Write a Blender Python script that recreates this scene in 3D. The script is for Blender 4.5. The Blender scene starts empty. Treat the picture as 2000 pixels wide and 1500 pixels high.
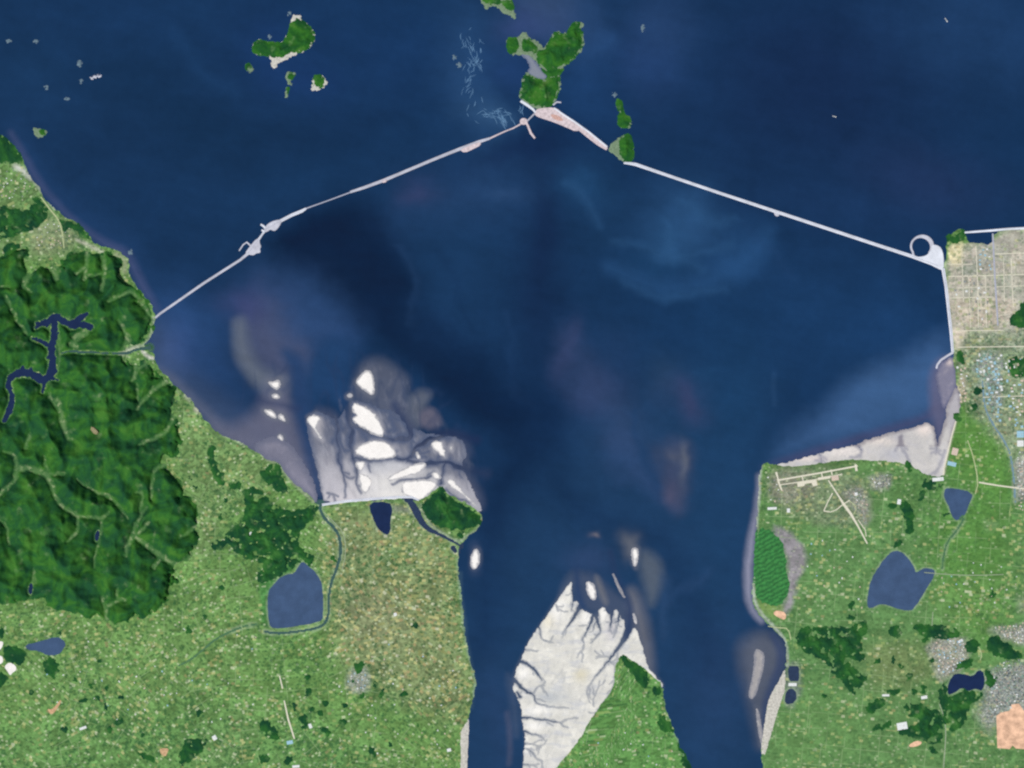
import bpy, math, random
import numpy as np
from mathutils import Vector

# ------------------------------------------------------------------ basics
S = 17.5                       # metres per map unit (map: x right, y down, 2000 x 1500)
CAM_H = 250000.0
K = 1.0                        # light factor used to turn seen colours into surface colours
sc = bpy.context.scene
COL = bpy.context.scene.collection
rng = random.Random(7)


def wx(x): return (x - 1000.0) * S
def wy(y): return (750.0 - y) * S


def lin(c):
    c = c / 255.0
    return c / 12.92 if c <= 0.04045 else ((c + 0.055) / 1.055) ** 2.4


def A(r, g, b, a=1.0):
    return tuple(min(0.86, lin(v) / K) for v in (r, g, b)) + (a,)


def tag(o, label=None, cat=None, group=None, kind=None):
    if label: o['label'] = label
    if cat: o['category'] = cat
    if group: o['group'] = group
    if kind: o['kind'] = kind
    return o


# ------------------------------------------------------------------ noise
_pt = np.random.RandomState(11)
PERM = np.concatenate([_pt.permutation(256)] * 3)
_ga = _pt.rand(256) * 2 * np.pi
GX, GY = np.cos(_ga), np.sin(_ga)


def perlin(x, y):
    xi = np.floor(x).astype(np.int64); yi = np.floor(y).astype(np.int64)
    xf = x - xi; yf = y - yi
    xi &= 255; yi &= 255
    u = xf * xf * xf * (xf * (xf * 6 - 15) + 10); v = yf * yf * yf * (yf * (yf * 6 - 15) + 10)
    def g(ix, iy, dx, dy):
        h = PERM[PERM[ix & 255] + (iy & 255)]
        return GX[h] * dx + GY[h] * dy
    a = g(xi, yi, xf, yf); b = g(xi + 1, yi, xf - 1, yf)
    c = g(xi, yi + 1, xf, yf - 1); d = g(xi + 1, yi + 1, xf - 1, yf - 1)
    return (a + u * (b - a)) * (1 - v) + (c + u * (d - c)) * v


def fbm(x, y, scale, octaves=4, gain=0.5, seed=0.0):
    r = np.zeros_like(x); amp = 1.0; f = 1.0 / scale
    for i in range(octaves):
        r += amp * perlin(x * f + seed + i * 17.3, y * f - seed * 0.7 + i * 5.1)
        amp *= gain; f *= 2.0
    return r


def sstep(x):
    x = np.clip(x, 0, 1)
    return x * x * (3 - 2 * x)


# ------------------------------------------------------------------ distance fields
def chaikin(poly, n=1, closed=True):
    p = np.array(poly, float)
    for _ in range(n):
        q = np.roll(p, -1, 0) if closed else p[1:]
        a = p if closed else p[:-1]
        r = np.empty((len(a) * 2, p.shape[1]))
        r[0::2] = a * .75 + q * .25; r[1::2] = a * .25 + q * .75
        if not closed: r = np.vstack([p[:1], r, p[-1:]])
        p = r
    return p


def psdf(X, Y, poly, M=60.0):
    """signed distance, positive inside, clipped at -M away from the outline"""
    p = np.asarray(poly, float)
    out = np.full(X.shape, -M)
    x0, y0 = p.min(0) - M; x1, y1 = p.max(0) + M
    sel = np.nonzero((X > x0) & (X < x1) & (Y > y0) & (Y < y1))[0]
    if len(sel) == 0: return out
    x = X[sel]; y = Y[sel]
    d2 = np.full(x.shape, 1e18); ins = np.zeros(x.shape, bool)
    for (ax, ay), (bx, by) in zip(p, np.roll(p, -1, 0)):
        ex, ey = bx - ax, by - ay
        L = ex * ex + ey * ey
        if L < 1e-9: continue
        t = np.clip(((x - ax) * ex + (y - ay) * ey) / L, 0, 1)
        d2 = np.minimum(d2, (x - ax - t * ex) ** 2 + (y - ay - t * ey) ** 2)
        if ay != by:
            ins ^= ((ay > y) != (by > y)) & (x < (bx - ax) * (y - ay) / (by - ay) + ax)
    d = np.sqrt(d2)
    out[sel] = np.where(ins, d, np.maximum(-d, -M))
    return out


def lsdf(X, Y, line, M=60.0):
    """line of (x, y, width): positive inside the stroke"""
    out = np.full(X.shape, -M)
    p = np.asarray(line, float)
    w = p[:, 2].max() / 2
    x0, y0 = p[:, :2].min(0) - M - w; x1, y1 = p[:, :2].max(0) + M + w
    sel = np.nonzero((X > x0) & (X < x1) & (Y > y0) & (Y < y1))[0]
    if len(sel) == 0: return out
    x = X[sel]; y = Y[sel]; best = np.full(x.shape, -M)
    for a, b in zip(p[:-1], p[1:]):
        ex, ey = b[0] - a[0], b[1] - a[1]
        L = max(ex * ex + ey * ey, 1e-9)
        t = np.clip(((x - a[0]) * ex + (y - a[1]) * ey) / L, 0, 1)
        d = np.hypot(x - a[0] - t * ex, y - a[1] - t * ey)
        best = np.maximum(best, (a[2] + (b[2] - a[2]) * t) / 2 - d)
    out[sel] = best
    return out


def ell(cx, cy, rx, ry, rot=0, n=20):
    c, s = math.cos(math.radians(rot)), math.sin(math.radians(rot))
    r = []
    for i in range(n):
        a = 2 * math.pi * i / n
        u, v = rx * math.cos(a), ry * math.sin(a)
        r.append((cx + u * c - v * s, cy + u * s + v * c))
    return r


# ------------------------------------------------------------------ materials
def new_mat(name):
    m = bpy.data.materials.new(name); m.use_nodes = True
    nt = m.node_tree
    return m, nt, nt.nodes['Principled BSDF']


def N(nt, typ, **kw):
    n = nt.nodes.new(typ)
    for k, v in kw.items(): setattr(n, k, v)
    return n


def noise_node(nt, metres, detail=3, rough=0.55, dist=0.0):
    pos = N(nt, 'ShaderNodeNewGeometry')
    n = N(nt, 'ShaderNodeTexNoise'); n.noise_dimensions = '2D'
    n.inputs['Scale'].default_value = 1.0 / metres
    n.inputs['Detail'].default_value = detail; n.inputs['Roughness'].default_value = rough
    n.inputs['Distortion'].default_value = dist
    nt.links.new(pos.outputs['Position'], n.inputs['Vector'])
    return n


def mixc(nt, fac, a, b, blend='MIX'):
    m = N(nt, 'ShaderNodeMix', data_type='RGBA', blend_type=blend)
    for sock, v in ((m.inputs[0], fac), (m.inputs[6], a), (m.inputs[7], b)):
        if hasattr(v, 'is_linked') or hasattr(v, 'links'): nt.links.new(v, sock)
        else: sock.default_value = v
    return m.outputs[2]


def maprange(nt, v, a, b, c, d):
    m = N(nt, 'ShaderNodeMapRange'); nt.links.new(v, m.inputs[0])
    for i, k in enumerate((a, b, c, d)): m.inputs[i + 1].default_value = k
    return m.outputs[0]


def mathn(nt, op, a, b):
    m = N(nt, 'ShaderNodeMath', operation=op)
    for sock, v in ((m.inputs[0], a), (m.inputs[1], b)):
        if hasattr(v, 'links'): nt.links.new(v, sock)
        else: sock.default_value = v
    return m.outputs[0]


def attr(nt, name):
    a = N(nt, 'ShaderNodeAttribute'); a.attribute_name = name
    return a


def ramp(nt, fac, stops, interp='LINEAR'):
    r = N(nt, 'ShaderNodeValToRGB'); cr = r.color_ramp; cr.interpolation = interp
    while len(cr.elements) > 1: cr.elements.remove(cr.elements[0])
    cr.elements[0].position, cr.elements[0].color = stops[0]
    for p, c in stops[1:]:
        e = cr.elements.new(p); e.color = c
    nt.links.new(fac, r.inputs[0])
    return r.outputs[0]


def grey(v): return (v, v, v, 1)


def speckle_mat(name, rgb, var=0.25, metres=60, rough=0.85, spec=0.2):
    m, nt, b = new_mat(name)
    n = noise_node(nt, metres, 4, 0.65)
    f = maprange(nt, n.outputs[0], 0.3, 0.7, 1 - var, 1 + var)
    nt.links.new(mixc(nt, 1.0, A(*rgb), f, 'MULTIPLY'), b.inputs['Base Color'])
    b.inputs['Roughness'].default_value = rough
    b.inputs['Specular IOR Level'].default_value = spec
    return m


def field_mat(name, var=0.12, metres=90, rough=0.8, spec=0.2, big=700):
    """colour from the sheet's own map of mud, sand and silt, broken up by fine noise"""
    m, nt, b = new_mat(name)
    a = attr(nt, 'Col')
    n = noise_node(nt, metres, 4, 0.6); n2 = noise_node(nt, big, 3, 0.55, 0.6)
    f = mathn(nt, 'MULTIPLY', maprange(nt, n.outputs[0], 0.25, 0.75, 1 - var, 1 + var),
              maprange(nt, n2.outputs[0], 0.25, 0.75, 1 - var, 1 + var))
    nt.links.new(mixc(nt, 1.0, a.outputs['Color'], f, 'MULTIPLY'), b.inputs['Base Color'])
    b.inputs['Roughness'].default_value = rough
    b.inputs['Specular IOR Level'].default_value = spec
    return m


MAT = {}
MAT['sea'] = field_mat('sea_water', 0.035, 260, 0.25, 0.15, 2600)
MAT['mud'] = field_mat('wet_silt', 0.05, 70, 0.7, 0.25, 420)
MAT['sand'] = speckle_mat('dry_sand', (238, 232, 224), 0.07, 160, 0.9, 0.1)
MAT['sand_grey'] = speckle_mat('damp_sand', (160, 152, 156), 0.10, 160, 0.85, 0.15)
MAT['beach'] = speckle_mat('beach_sand', (194, 190, 178), 0.25, 70, 0.9, 0.1)
MAT['scrub'] = speckle_mat('coastal_scrub', (116, 136, 108), 0.3, 60, 0.95, 0.05)
MAT['skerry'] = speckle_mat('wet_rock', (98, 118, 128), 0.3, 50, 0.8, 0.2)
MAT['rock'] = speckle_mat('bare_rock', (128, 144, 140), 0.3, 60, 0.9, 0.15)
MAT['dike'] = speckle_mat('pale_riprap', (190, 190, 198), 0.2, 420, 0.9, 0.1)
MAT['dike_white'] = speckle_mat('white_riprap', (218, 221, 227), 0.14, 420, 0.9, 0.1)
MAT['dike_pink'] = speckle_mat('pinkish_fill', (206, 190, 190), 0.22, 90, 0.9, 0.1)
MAT['asphalt'] = speckle_mat('worn_asphalt', (168, 170, 182), 0.12, 60, 0.9, 0.2)
MAT['concrete'] = speckle_mat('pale_concrete', (218, 212, 190), 0.10, 50, 0.85, 0.2)
MAT['lane'] = speckle_mat('pale_lane', (176, 184, 138), 0.14, 60, 0.9, 0.1)
MAT['lane_grey'] = speckle_mat('grey_lane', (150, 162, 134), 0.12, 60, 0.9, 0.1)
MAT['soil'] = speckle_mat('bare_soil', (222, 180, 148), 0.3, 240, 0.9, 0.1)
MAT['soil_dull'] = speckle_mat('overgrown_soil', (146, 136, 104), 0.25, 70, 0.9, 0.1)
MAT['soil_brown'] = speckle_mat('brown_bare_soil', (196, 160, 122), 0.25, 70, 0.9, 0.1)
MAT['lake'] = speckle_mat('lake_water', (63, 84, 114), 0.13, 420, 0.25, 0.15)
MAT['lake_dark'] = speckle_mat('dark_lake_water', (44, 58, 82), 0.16, 140, 0.25, 0.15)
MAT['lake_navy'] = speckle_mat('navy_lake_water', (26, 42, 76), 0.13, 420, 0.25, 0.15)
MAT['canal'] = speckle_mat('pale_canal_water', (112, 140, 150), 0.1, 120, 0.3, 0.15)
MAT['ditch'] = speckle_mat('green_ditch_water', (74, 112, 78), 0.1, 120, 0.3, 0.15)
MAT['river'] = speckle_mat('river_water', (58, 88, 84), 0.1, 120, 0.3, 0.15)
MAT['foam'] = speckle_mat('sea_foam', (92, 128, 160), 0.2, 40, 0.8, 0.2)
MAT['wall'] = speckle_mat('plaster_wall', (180, 176, 168), 0.1, 20, 0.85, 0.2)
MAT['roof_white'] = speckle_mat('white_roof', (222, 224, 220), 0.06, 30, 0.7, 0.3)
MAT['roof_blue'] = speckle_mat('blue_roof', (150, 190, 205), 0.12, 30, 0.6, 0.3)
MAT['roof_grey'] = speckle_mat('grey_roof', (138, 142, 140), 0.15, 30, 0.8, 0.2)
MAT['roof_dark'] = speckle_mat('dark_roof', (98, 104, 108), 0.15, 30, 0.8, 0.2)
MAT['roof_tan'] = speckle_mat('tan_roof', (206, 186, 168), 0.12, 30, 0.8, 0.2)
MAT['roof_green'] = speckle_mat('green_roof', (120, 156, 138), 0.12, 30, 0.8, 0.2)


def forest_mat(name, stops, rough, bump):
    m, nt, b = new_mat(name)
    n = noise_node(nt, 620, 5, 0.62, 0.4); n2 = noise_node(nt, 75, 4, 0.7)
    c = ramp(nt, n.outputs[0], stops)
    f = maprange(nt, n2.outputs[0], 0.25, 0.75, 1 - rough, 1 + rough)
    c = mixc(nt, 1.0, c, f, 'MULTIPLY')
    # valley floors: small pale plots
    pos = N(nt, 'ShaderNodeNewGeometry')
    vo = N(nt, 'ShaderNodeTexVoronoi'); vo.voronoi_dimensions = '2D'; vo.distance = 'CHEBYCHEV'
    vo.inputs['Scale'].default_value = 1 / 95.0
    nt.links.new(pos.outputs['Position'], vo.inputs['Vector'])
    sep = N(nt, 'ShaderNodeSeparateColor'); nt.links.new(vo.outputs['Color'], sep.inputs[0])
    v = ramp(nt, sep.outputs[0], [(0.0, A(78, 116, 68)), (0.45, A(94, 130, 80)), (0.75, A(112, 142, 92)), (0.95, A(150, 166, 122))])
    a = attr(nt, 'valley')
    nt.links.new(mixc(nt, a.outputs['Fac'], c, v), b.inputs['Base Color'])
    b.inputs['Roughness'].default_value = 0.95; b.inputs['Specular IOR Level'].default_value = 0.05
    bp = N(nt, 'ShaderNodeBump'); bp.inputs['Strength'].default_value = bump; bp.inputs['Distance'].default_value = 20
    nt.links.new(n2.outputs[0], bp.inputs['Height']); nt.links.new(bp.outputs[0], b.inputs['Normal'])
    return m


def land_mat():
    """lowland: average colour of each district from the sheet, cut into plots"""
    m, nt, b = new_mat('farmland')
    a = attr(nt, 'Col'); pl = attr(nt, 'plots'); tn = attr(nt, 'tan')
    pos = N(nt, 'ShaderNodeNewGeometry')
    mp = N(nt, 'ShaderNodeMapping'); mp.inputs['Rotation'].default_value = (0, 0, 0.06)
    nt.links.new(pos.outputs['Position'], mp.inputs['Vector'])
    # districts: each has its own plot direction; plots are rectangles in rows
    dv = N(nt, 'ShaderNodeTexVoronoi'); dv.voronoi_dimensions = '2D'; dv.inputs['Scale'].default_value = 1 / 1500.0
    nt.links.new(mp.outputs[0], dv.inputs['Vector'])
    ds = N(nt, 'ShaderNodeSeparateColor'); nt.links.new(dv.outputs['Color'], ds.inputs[0])
    ang = mathn(nt, 'MULTIPLY', mathn(nt, 'SUBTRACT', ds.outputs[0], .5), mathn(nt, 'MULTIPLY', attr(nt, 'turn').outputs['Fac'], 1.5))
    vr = N(nt, 'ShaderNodeVectorRotate'); vr.rotation_type = 'Z_AXIS'
    nt.links.new(mp.outputs[0], vr.inputs['Vector']); nt.links.new(ang, vr.inputs['Angle'])
    sx = N(nt, 'ShaderNodeSeparateXYZ'); nt.links.new(vr.outputs[0], sx.inputs[0])
    def cells(w, h, shift, seed):
        row = mathn(nt, 'FLOOR', mathn(nt, 'DIVIDE', sx.outputs[1], h), 0.0)
        xx = mathn(nt, 'ADD', mathn(nt, 'DIVIDE', sx.outputs[0], w), mathn(nt, 'MULTIPLY', row, shift))
        cb = N(nt, 'ShaderNodeCombineXYZ'); nt.links.new(mathn(nt, 'FLOOR', xx, 0.0), cb.inputs[0]); nt.links.new(row, cb.inputs[1]); cb.inputs[2].default_value = seed
        wn = N(nt, 'ShaderNodeTexWhiteNoise'); wn.noise_dimensions = '3D'; nt.links.new(cb.outputs[0], wn.inputs['Vector'])
        s = N(nt, 'ShaderNodeSeparateColor'); nt.links.new(wn.outputs['Color'], s.inputs[0])
        return s
    s1 = cells(124.0, 90.0, .37, 1.5); s2 = cells(620.0, 540.0, .0, 7.5); s3 = cells(78.0, 62.0, .21, 3.5)
    # plot brightness
    f1 = maprange(nt, s1.outputs[0], 0, 1, 0.74, 1.24)
    f2 = maprange(nt, s2.outputs[1], 0, 1, 0.84, 1.14)
    f3 = maprange(nt, s3.outputs[1], 0, 1, 0.82, 1.16)
    f = mathn(nt, 'MULTIPLY', mathn(nt, 'MULTIPLY', f1, f2), f3)
    f = mathn(nt, 'ADD', 1.0, mathn(nt, 'MULTIPLY', mathn(nt, 'SUBTRACT', f, 1.0), pl.outputs['Fac']))
    base = mixc(nt, 1.0, a.outputs['Color'], f, 'MULTIPLY')
    # crop: cream, straw, tan, dark copse and pale sheds pick single cells
    big = noise_node(nt, 1500, 3, 0.6)
    dens = mathn(nt, 'ADD', tn.outputs['Fac'], maprange(nt, big.outputs[0], 0.35, 0.65, -0.16, 0.16))
    pick = mathn(nt, 'LESS_THAN', s1.outputs[1], mathn(nt, 'MULTIPLY', dens, 0.60))
    crop = ramp(nt, s1.outputs[2], [(0.0, A(150, 150, 92)), (0.3, A(178, 170, 112)), (0.5, A(196, 164, 118)), (0.65, A(214, 206, 140)),
                                    (0.82, A(150, 128, 100)), (0.93, A(222, 218, 190))], 'CONSTANT')
    crop1 = ramp(nt, s1.outputs[2], [(0.0, A(150, 176, 104)), (0.3, A(178, 192, 128)), (0.5, A(120, 152, 84)), (0.65, A(196, 196, 136)), (0.82, A(156, 148, 100)), (0.93, A(204, 208, 170))], 'CONSTANT')
    crop = mixc(nt, maprange(nt, tn.outputs['Fac'], .1, .4, .12, .9), crop1, crop)
    base = mixc(nt, mathn(nt, 'MULTIPLY', pick, 0.54), base, crop)
    pick2 = mathn(nt, 'LESS_THAN', s3.outputs[0], 0.045)
    base = mixc(nt, mathn(nt, 'MULTIPLY', pick2, mathn(nt, 'MULTIPLY', pl.outputs['Fac'], 0.55)), base, A(196, 206, 166))
    pick3 = mathn(nt, 'GREATER_THAN', s3.outputs[2], 0.93)
    base = mixc(nt, mathn(nt, 'MULTIPLY', pick3, mathn(nt, 'MULTIPLY', pl.outputs['Fac'], 0.6)), base, A(46, 92, 52))
    # thickets and tree rows
    t1 = noise_node(nt, 190, 4, 0.65); t2 = noise_node(nt, 2600, 2, 0.5)
    th = mathn(nt, 'ADD', t1.outputs[0], maprange(nt, t2.outputs[0], .35, .65, -.10, .05))
    th = maprange(nt, th, .55, .63, 0, 1)
    base = mixc(nt, mathn(nt, 'MULTIPLY', th, mathn(nt, 'MULTIPLY', pl.outputs['Fac'], 0.6)), base, A(48, 92, 54))
    # straight farm lanes
    lanes = None
    for ax, per, off in ((0, 620.0, 0.0), (1, 540.0, 0.0)):
        fr = mathn(nt, 'FRACT', mathn(nt, 'DIVIDE', mathn(nt, 'ADD', sx.outputs[ax], off), per), 0.0)
        l = mathn(nt, 'LESS_THAN', fr, 24.0 / per)
        lanes = l if lanes is None else mathn(nt, 'MAXIMUM', lanes, l)
    lm = noise_node(nt, 1100, 2, .5)
    base = mixc(nt, mathn(nt, 'MULTIPLY', lanes, maprange(nt, lm.outputs[0], .40, .58, 0, .5)), base, A(150, 172, 124))
    # close-packed roofs and yards of towns
    ub = attr(nt, 'urban'); s4 = cells(44.0, 36.0, .43, 9.5)
    roofs = ramp(nt, s4.outputs[0], [(0.0, A(96, 104, 100)), (0.16, A(132, 136, 132)), (0.38, A(158, 156, 148)), (0.56, A(118, 134, 108)), (0.68, A(186, 180, 168)), (0.80, A(150, 164, 170)), (0.88, A(214, 212, 204)), (0.95, A(190, 160, 140))], 'CONSTANT')
    base = mixc(nt, mathn(nt, 'MULTIPLY', ub.outputs['Fac'], .58), base, roofs)
    n = noise_node(nt, 480, 4, 0.6)
    g = maprange(nt, n.outputs[0], 0.28, 0.72, 0.84, 1.10)
    nt.links.new(mixc(nt, 1.0, base, g, 'MULTIPLY'), b.inputs['Base Color'])
    b.inputs['Roughness'].default_value = 0.95; b.inputs['Specular IOR Level'].default_value = 0.05
    return m


MAT['hills'] = forest_mat('hill_forest', [(0.30, A(29, 72, 46)), (0.45, A(37, 85, 43)), (0.57, A(49, 100, 40)), (0.72, A(66, 114, 44))], .08, .03)
MAT['forest'] = forest_mat('forest_canopy', [(0.30, A(22, 62, 42)), (0.46, A(30, 74, 42)), (0.60, A(42, 92, 42)), (0.74, A(62, 112, 52))], .16, .12)
MAT['isle'] = forest_mat('island_forest', [(0.30, A(28, 74, 40)), (0.46, A(36, 88, 36)), (0.60, A(52, 106, 36)), (0.74, A(78, 116, 54))], .16, .12)
MAT['land'] = land_mat()


# ------------------------------------------------------------------ mesh builders
def mesh_obj(name, co, faces, mats, parent=None, midx=None, smooth=False, origin=None):
    co = np.asarray(co, float)
    if origin is None:
        c = (co.min(0) + co.max(0)) / 2; origin = np.array([c[0], c[1], min(0.0, co[:, 2].min())])
    me = bpy.data.meshes.new(name)
    me.from_pydata((co - origin).tolist(), [], [tuple(f) for f in faces])
    for m in (mats if isinstance(mats, (list, tuple)) else [mats]): me.materials.append(m)
    if midx is not None: me.polygons.foreach_set('material_index', midx)
    if smooth: me.polygons.foreach_set('use_smooth', [True] * len(me.polygons))
    me.update()
    o = bpy.data.objects.new(name, me); COL.objects.link(o)
    if parent is not None:
        o.parent = parent; o.location = Vector(origin) - parent.location
    else:
        o.location = origin
    return o


def sheet(name, xs, ys, fn, mat, parent=None):
    """grid sheet; fn(X, Y) -> z, keep, {attribute: values}"""
    X, Y = np.meshgrid(xs, ys); shp = X.shape
    X = X.ravel().astype(float); Y = Y.ravel().astype(float)
    z, keep, at = fn(X, Y)
    k = keep.reshape(shp)
    fk = k[:-1, :-1] | k[1:, :-1] | k[:-1, 1:] | k[1:, 1:]
    idx = np.arange(len(X)).reshape(shp)
    q = np.stack([idx[:-1, :-1], idx[1:, :-1], idx[1:, 1:], idx[:-1, 1:]], -1)[fk]
    if len(q) == 0: return None
    used, inv = np.unique(q, return_inverse=True); q = inv.reshape(q.shape).astype(np.int32)
    co = np.stack([wx(X[used]), wy(Y[used]), z[used]], -1)
    c = (co.min(0) + co.max(0)) / 2; org = np.array([c[0], c[1], 0.0])
    me = bpy.data.meshes.new(name)
    me.vertices.add(len(co)); me.vertices.foreach_set('co', (co - org).astype(np.float32).ravel())
    nf = len(q)
    me.loops.add(nf * 4); me.loops.foreach_set('vertex_index', q.ravel())
    me.polygons.add(nf); me.polygons.foreach_set('loop_start', np.arange(nf, dtype=np.int32) * 4)
    me.polygons.foreach_set('use_smooth', np.ones(nf, bool))
    for nm, v in at.items():
        v = np.asarray(v)[used]
        if v.ndim == 2:
            ca = me.attributes.new(nm, 'FLOAT_COLOR', 'POINT')
            ca.data.foreach_set('color', np.hstack([v, np.ones((len(v), 1))]).astype(np.float32).ravel())
        else:
            ca = me.attributes.new(nm, 'FLOAT', 'POINT'); ca.data.foreach_set('value', v.astype(np.float32))
    me.materials.append(mat); me.update(calc_edges=True); me.validate()
    o = bpy.data.objects.new(name, me); COL.objects.link(o)
    if parent is not None:
        o.parent = parent; o.location = Vector(org) - parent.location
    else: o.location = org
    return o


def box_of(poly, pad, step):
    p = np.asarray(poly, float)[:, :2]
    x0, y0 = p.min(0) - pad; x1, y1 = p.max(0) + pad
    return np.arange(x0, x1 + step, step), np.arange(y0, y1 + step, step)


def spread(lo, hi, step, far):
    """fine spacing over the seen stretch, ever coarser beyond it"""
    out = [np.arange(lo - 40, hi + 41, step)]
    a, b, d, pre, post = lo - 40, hi + 41, 20.0, [], []
    while a > -far:
        a -= d; b += d; pre.append(a); post.append(b); d *= 1.35
    return np.concatenate([pre[::-1], out[0], [v for v in post if v > out[0][-1] + 1]])


def ribbon(name, line, z, mat, parent=None, thick=3.0, smooth=1):
    """flat-topped strip along (x, y, width) with sloping sides"""
    p = chaikin(line, smooth, False) if smooth else np.asarray(line, float)
    return bank(name, p, z, thick, 1.0, mat, parent, 0)


def bank(name, line, ztop, drop, taper, mat, parent=None, smooth=0):
    p = chaikin(line, smooth, False) if smooth else np.asarray(line, float)
    d = np.gradient(p[:, :2], axis=0); d /= np.maximum(np.hypot(d[:, 0], d[:, 1]), 1e-9)[:, None]
    nrm = np.stack([-d[:, 1], d[:, 0]], -1)
    co, faces = [], []
    for (x, y, w), (nx, ny) in zip(p, nrm):
        for side, ww, z in ((1, w / 2 + taper * drop / S, ztop - drop), (1, w / 2, ztop), (-1, w / 2, ztop), (-1, w / 2 + taper * drop / S, ztop - drop)):
            co.append((wx(x + side * nx * ww), wy(y + side * ny * ww), z))
    for i in range(len(p) - 1):
        a, b = i * 4, i * 4 + 4
        for k in range(3): faces.append((a + k, b + k, b + k + 1, a + k + 1))
    faces.append((0, 1, 2, 3)); e = (len(p) - 1) * 4; faces.append((e + 3, e + 2, e + 1, e))
    o = mesh_obj(name, co, faces, mat, parent)
    fix_up(o)
    return o


def fix_up(o):
    """faces of a closed or open slab look outwards / up"""
    import bmesh
    bm = bmesh.new(); bm.from_mesh(o.data)
    bmesh.ops.recalc_face_normals(bm, faces=bm.faces)
    up = sum(f.normal.z * f.calc_area() for f in bm.faces)
    if up < 0: bmesh.ops.reverse_faces(bm, faces=bm.faces)
    bm.to_mesh(o.data); bm.free()


def slab(name, poly, ztop, drop, mat, parent=None, taper=1.0, rounds=1):
    """raised platform with sloping edge from an outline"""
    p = chaikin(poly, rounds) if rounds else np.asarray(poly, float)
    area = 0.5 * np.sum(p[:, 0] * np.roll(p[:, 1], -1) - np.roll(p[:, 0], -1) * p[:, 1])
    if area > 0: p = p[::-1]           # y runs down on the map
    e = np.roll(p, -1, 0) - np.roll(p, 1, 0)
    e /= np.maximum(np.hypot(e[:, 0], e[:, 1]), 1e-9)[:, None]
    out = p + np.stack([-e[:, 1], e[:, 0]], -1) * (taper * drop / S)
    n = len(p)
    co = [(wx(x), wy(y), ztop) for x, y in p] + [(wx(x), wy(y), ztop - drop) for x, y in out]
    faces = [tuple(range(n))] + [(i, n + i, n + (i + 1) % n, (i + 1) % n) for i in range(n)]
    o = mesh_obj(name, co, faces, mat, parent)
    fix_up(o)
    return o


def empty(name, x, y, z=0.0):
    o = bpy.data.objects.new(name, None); COL.objects.link(o)
    o.location = (wx(x), wy(y), z); o.empty_display_size = 200
    return o


# ------------------------------------------------------------------ the map: coasts
BIG = 16000
LAND_LEFT = [(-BIG, 262), (-300, 250), (0, 261), (15, 272), (32, 292), (45, 312), (47, 322), (57, 342), (80, 370), (87, 390), (107, 407), (130, 425), (155, 437),
  (170, 453), (180, 470), (190, 478), (225, 488), (247, 500), (252, 515), (252, 535), (262, 555), (280, 575), (295, 595), (304, 615), (302, 627), (300, 645), (292, 662),
  (280, 676), (302, 692), (302, 702), (312, 725), (332, 740), (342, 755), (370, 775), (387, 802), (405, 827), (435, 852), (475, 866), (498, 881), (520, 897), (542, 900),
  (552, 915), (570, 940), (592, 957), (610, 975), (620, 983), (630, 987), (675, 981), (720, 977), (775, 973), (802, 973), (817, 977), (835, 970), (850, 955), (862, 947),
  (868, 960), (890, 972), (920, 987), (940, 1002), (943, 1012), (940, 1027), (925, 1040), (910, 1050), (900, 1065), (895, 1087), (894, 1115), (900, 1150), (905, 1200),
  (910, 1255), (920, 1295), (930, 1322), (929, 1345), (922, 1370), (915, 1400), (913, 1430), (911, 1475), (909, 1500), (900, 1560), (870, 1900), (820, BIG), (-BIG, BIG)]
LAND_MID = [(1210, 1280), (1222, 1279), (1265, 1310), (1285, 1328), (1295, 1340), (1297, 1370), (1307, 1405), (1320, 1435), (1330, 1465), (1342, 1487), (1347, 1500), (1365, 1560),
  (1400, 1900), (1500, BIG), (900, BIG), (1000, 1900), (1040, 1560), (1085, 1500), (1100, 1482), (1125, 1452), (1142, 1425), (1160, 1395), (1185, 1360), (1200, 1337), (1200, 1305)]
LAND_RIGHT = [(BIG, 430), (2000, 446), (1938, 454), (1938, 477), (1910, 475), (1890, 474), (1886, 460), (1880, 447), (1866, 449), (1850, 465), (1849, 480), (1845, 515), (1842, 530),
  (1850, 575), (1855, 620), (1860, 670), (1862, 697), (1865, 725), (1868, 750), (1875, 775), (1876, 800), (1866, 820), (1860, 845), (1850, 885), (1843, 915), (1842, 930),
  (1817, 930), (1800, 922), (1777, 907), (1750, 901), (1712, 900), (1675, 897), (1640, 897), (1600, 905), (1550, 911), (1515, 908), (1490, 903), (1482, 925), (1482, 962),
  (1478, 1025), (1475, 1075), (1473, 1125), (1467, 1165), (1478, 1195), (1500, 1220), (1515, 1232), (1532, 1250), (1537, 1270), (1535, 1300), (1525, 1325), (1508, 1352),
  (1500, 1375), (1494, 1420), (1486, 1465), (1490, 1500), (1500, 1600), (1540, 1900), (1700, BIG), (BIG, BIG)]
LAND_LEFT, LAND_MID, LAND_RIGHT = (chaikin(p, 1) for p in (LAND_LEFT, LAND_MID, LAND_RIGHT))

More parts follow.
